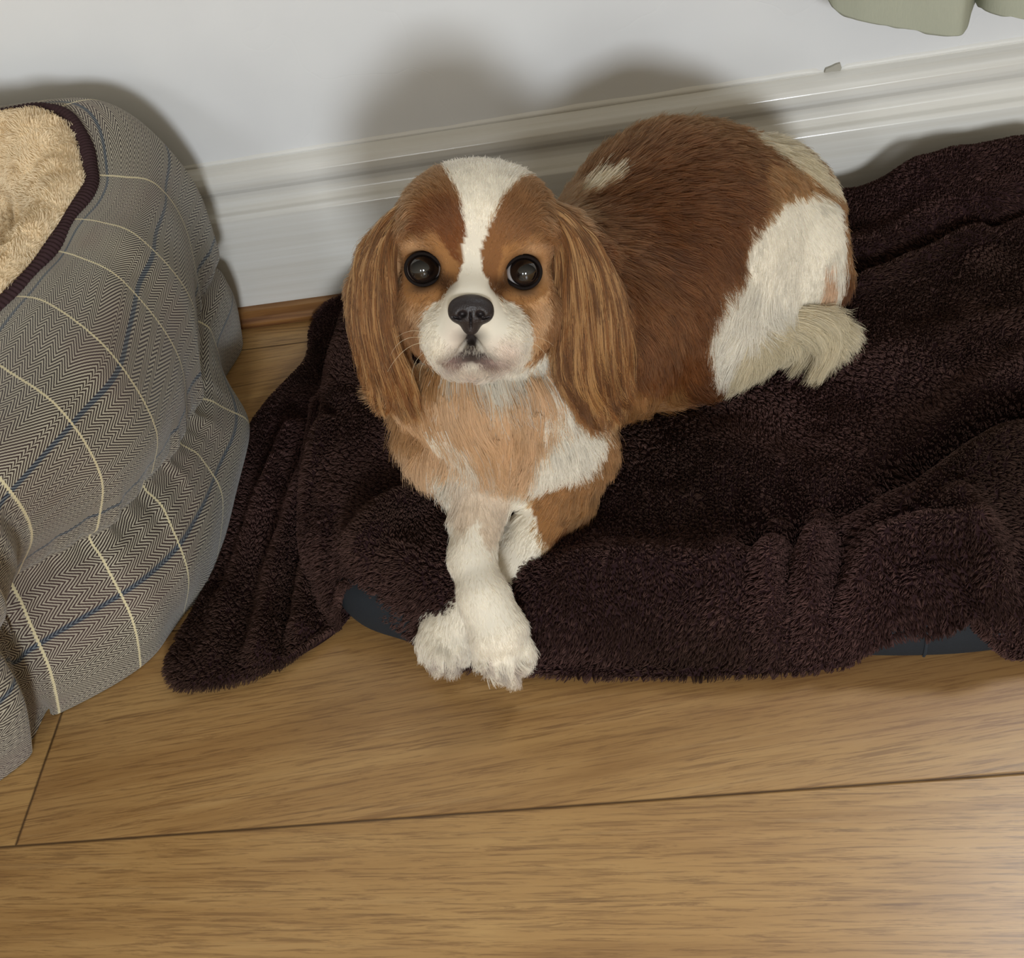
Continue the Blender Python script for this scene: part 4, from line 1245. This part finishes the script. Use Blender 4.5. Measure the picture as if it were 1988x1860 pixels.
        for i in range(n_):
            a_ = 2*math.pi*i/n_; ca, sa = math.cos(a_), math.sin(a_)
            rx, ry = .0109, .0104
            if ca*s > 0 and True: rx *= 1+.22*max(0, ca*s)**4      # inner corner
            if sa > 0: ry *= .96
            P_ = cpos+HX*rx*ca+HZ*(ry*sa-(.0016 if ca*s > .6 else 0)*(abs(ca)-.6)*2)
            q = P_-cpos; fw = math.sqrt(max(.0132**2-q@q, 0))*.8+.0015
            pts_.append(P_+HY*fw)
        pts_ = np.array(pts_); cen = pts_.mean(0)
        tan = norm(np.roll(pts_, -1, 0)-np.roll(pts_, 1, 0)); ou = norm(pts_-cen-((pts_-cen)*tan).sum(1, keepdims=True)*tan); up_ = np.cross(tan, ou)
        an = np.arange(m2)/m2*2*np.pi
        rw = .00095
        LV = pts_[:, None]+rw*(ou[:, None]*np.cos(an)[None, :, None]*1.2+up_[:, None]*np.sin(an)[None, :, None])
        ii = np.arange(n_); jj = (ii+1) % n_
        LF = np.vstack([np.stack([ii*m2+b, jj*m2+b, jj*m2+(b+1) % m2, ii*m2+(b+1) % m2], 1) for b in range(m2)])
        lo = mesh_obj('eyelid', LV.reshape(-1, 3), LF, lid); reparent(lo, root)
    # nose leather
    f = Field(HP(915, 605, .068)-.03, HP(915, 605, .068)+.03, .0008)
    f.ell(HP(914, 594, .068), (.0132, .0085, .0072), HM, k=.004)
    f.ell(HP(914, 611, .068), (.0110, .0078, .0075), HM, k=.004)
    f.ell(HP(889, 606, .067), (.0062, .0078, .0066), HM, k=.003)
    f.ell(HP(940, 606, .067), (.0062, .0078, .0066), HM, k=.003)
    f.ell(HP(914, 632, .0650), (.0058, .0055, .0060), HM, k=.004)
    for x, s in ((897, -1), (933, 1)):
        f.ell(HP(x, 611, .0765), (.0028, .0060, .0021), np.stack([norm(HX+s*HZ*-.35), HY, norm(HZ+s*HX*.35)]), k=.0015, sub=True)
        f.ell(HP(x+s*12, 617, .0750), (.0040, .0050, .0009), np.stack([norm(HX+s*HZ*.25), HY, norm(HZ-s*HX*.25)]), k=.0012, sub=True)
    f.ell(HP(914, 630, .0745), (.0006, .0045, .0095), HM, k=.0012, sub=True)
    NV, NF = f.mesh()
    nm = NT('nose_leather'); co = nm.coord()
    vv = nm.node('ShaderNodeTexVoronoi'); vv.inputs['Scale'].default_value = 900; nm.link(co, vv.inputs['Vector'])
    nm.b.inputs['Base Color'].default_value = srgb(40, 33, 33); nm.b.inputs['Roughness'].default_value = .48
    nm.bump(vv.outputs[0], .35, .0006)
    no = mesh_obj('nose', NV, NF, nm.m); reparent(no, root); no['label'] = 'black leathery nose'
    # claws
    cm = simple_mat('claw_horn', srgb(150, 116, 98), .35, .5)
    for x, y, d in [(942, 1300, .848), (965, 1319, .842), (994, 1323, .842), (1016, 1303, .848), (834, 1280, .893), (853, 1300, .889), (879, 1303, .889), (897, 1287, .893)]:
        a_ = atd(x, y-12, d); b_ = atd(x+1, y+5, d+.004)
        ax = norm(b_-a_); sx_ = norm(np.cross(ax, CF)); sy_ = np.cross(ax, sx_); L_ = []
        for j, (t, r) in enumerate([(0, .0017), (.35, .0017), (.7, .0011), (1, .0003)]):
            for i in range(10):
                q = 2*math.pi*i/10
                L_.append(a_+(b_-a_)*t+(sx_*math.cos(q)+sy_*math.sin(q))*r-CF*.001*math.sin(t*2))
        FF = [[j*10+i, j*10+(i+1) % 10, (j+1)*10+(i+1) % 10, (j+1)*10+i] for j in range(3) for i in range(10)]+[list(range(30, 40))]
        reparent(mesh_obj('claw', L_, FF, cm), root)
    # whiskers
    W_ = []
    for (x, y, ex, ey, bx, by) in [(838, 660, 758, 690, 780, 640), (836, 668, 752, 722, 790, 655), (842, 676, 800, 745, 795, 690), (832, 650, 770, 655, 800, 632), (845, 684, 815, 740, 812, 700),
                                   (1000, 668, 1066, 700, 1040, 650), (1004, 660, 1075, 672, 1045, 644), (996, 680, 1050, 735, 1035, 690)]:
        p0, p1, p2 = HP(x, y, .052), HP(bx, by, .070), HP(ex, ey, .060)
        t = np.linspace(0, 1, 12)[:, None]
        W_.append((1-t)**2*p0+2*t*(1-t)*p1+t*t*p2)
    W_ = np.array(W_)
    h = hair_obj('whiskers', W_, taper(len(W_), 12, .00016, .00005), np.tile(C_CREAM, (len(W_), 1)), FUR); reparent(h, root)
    return root
build_dog()
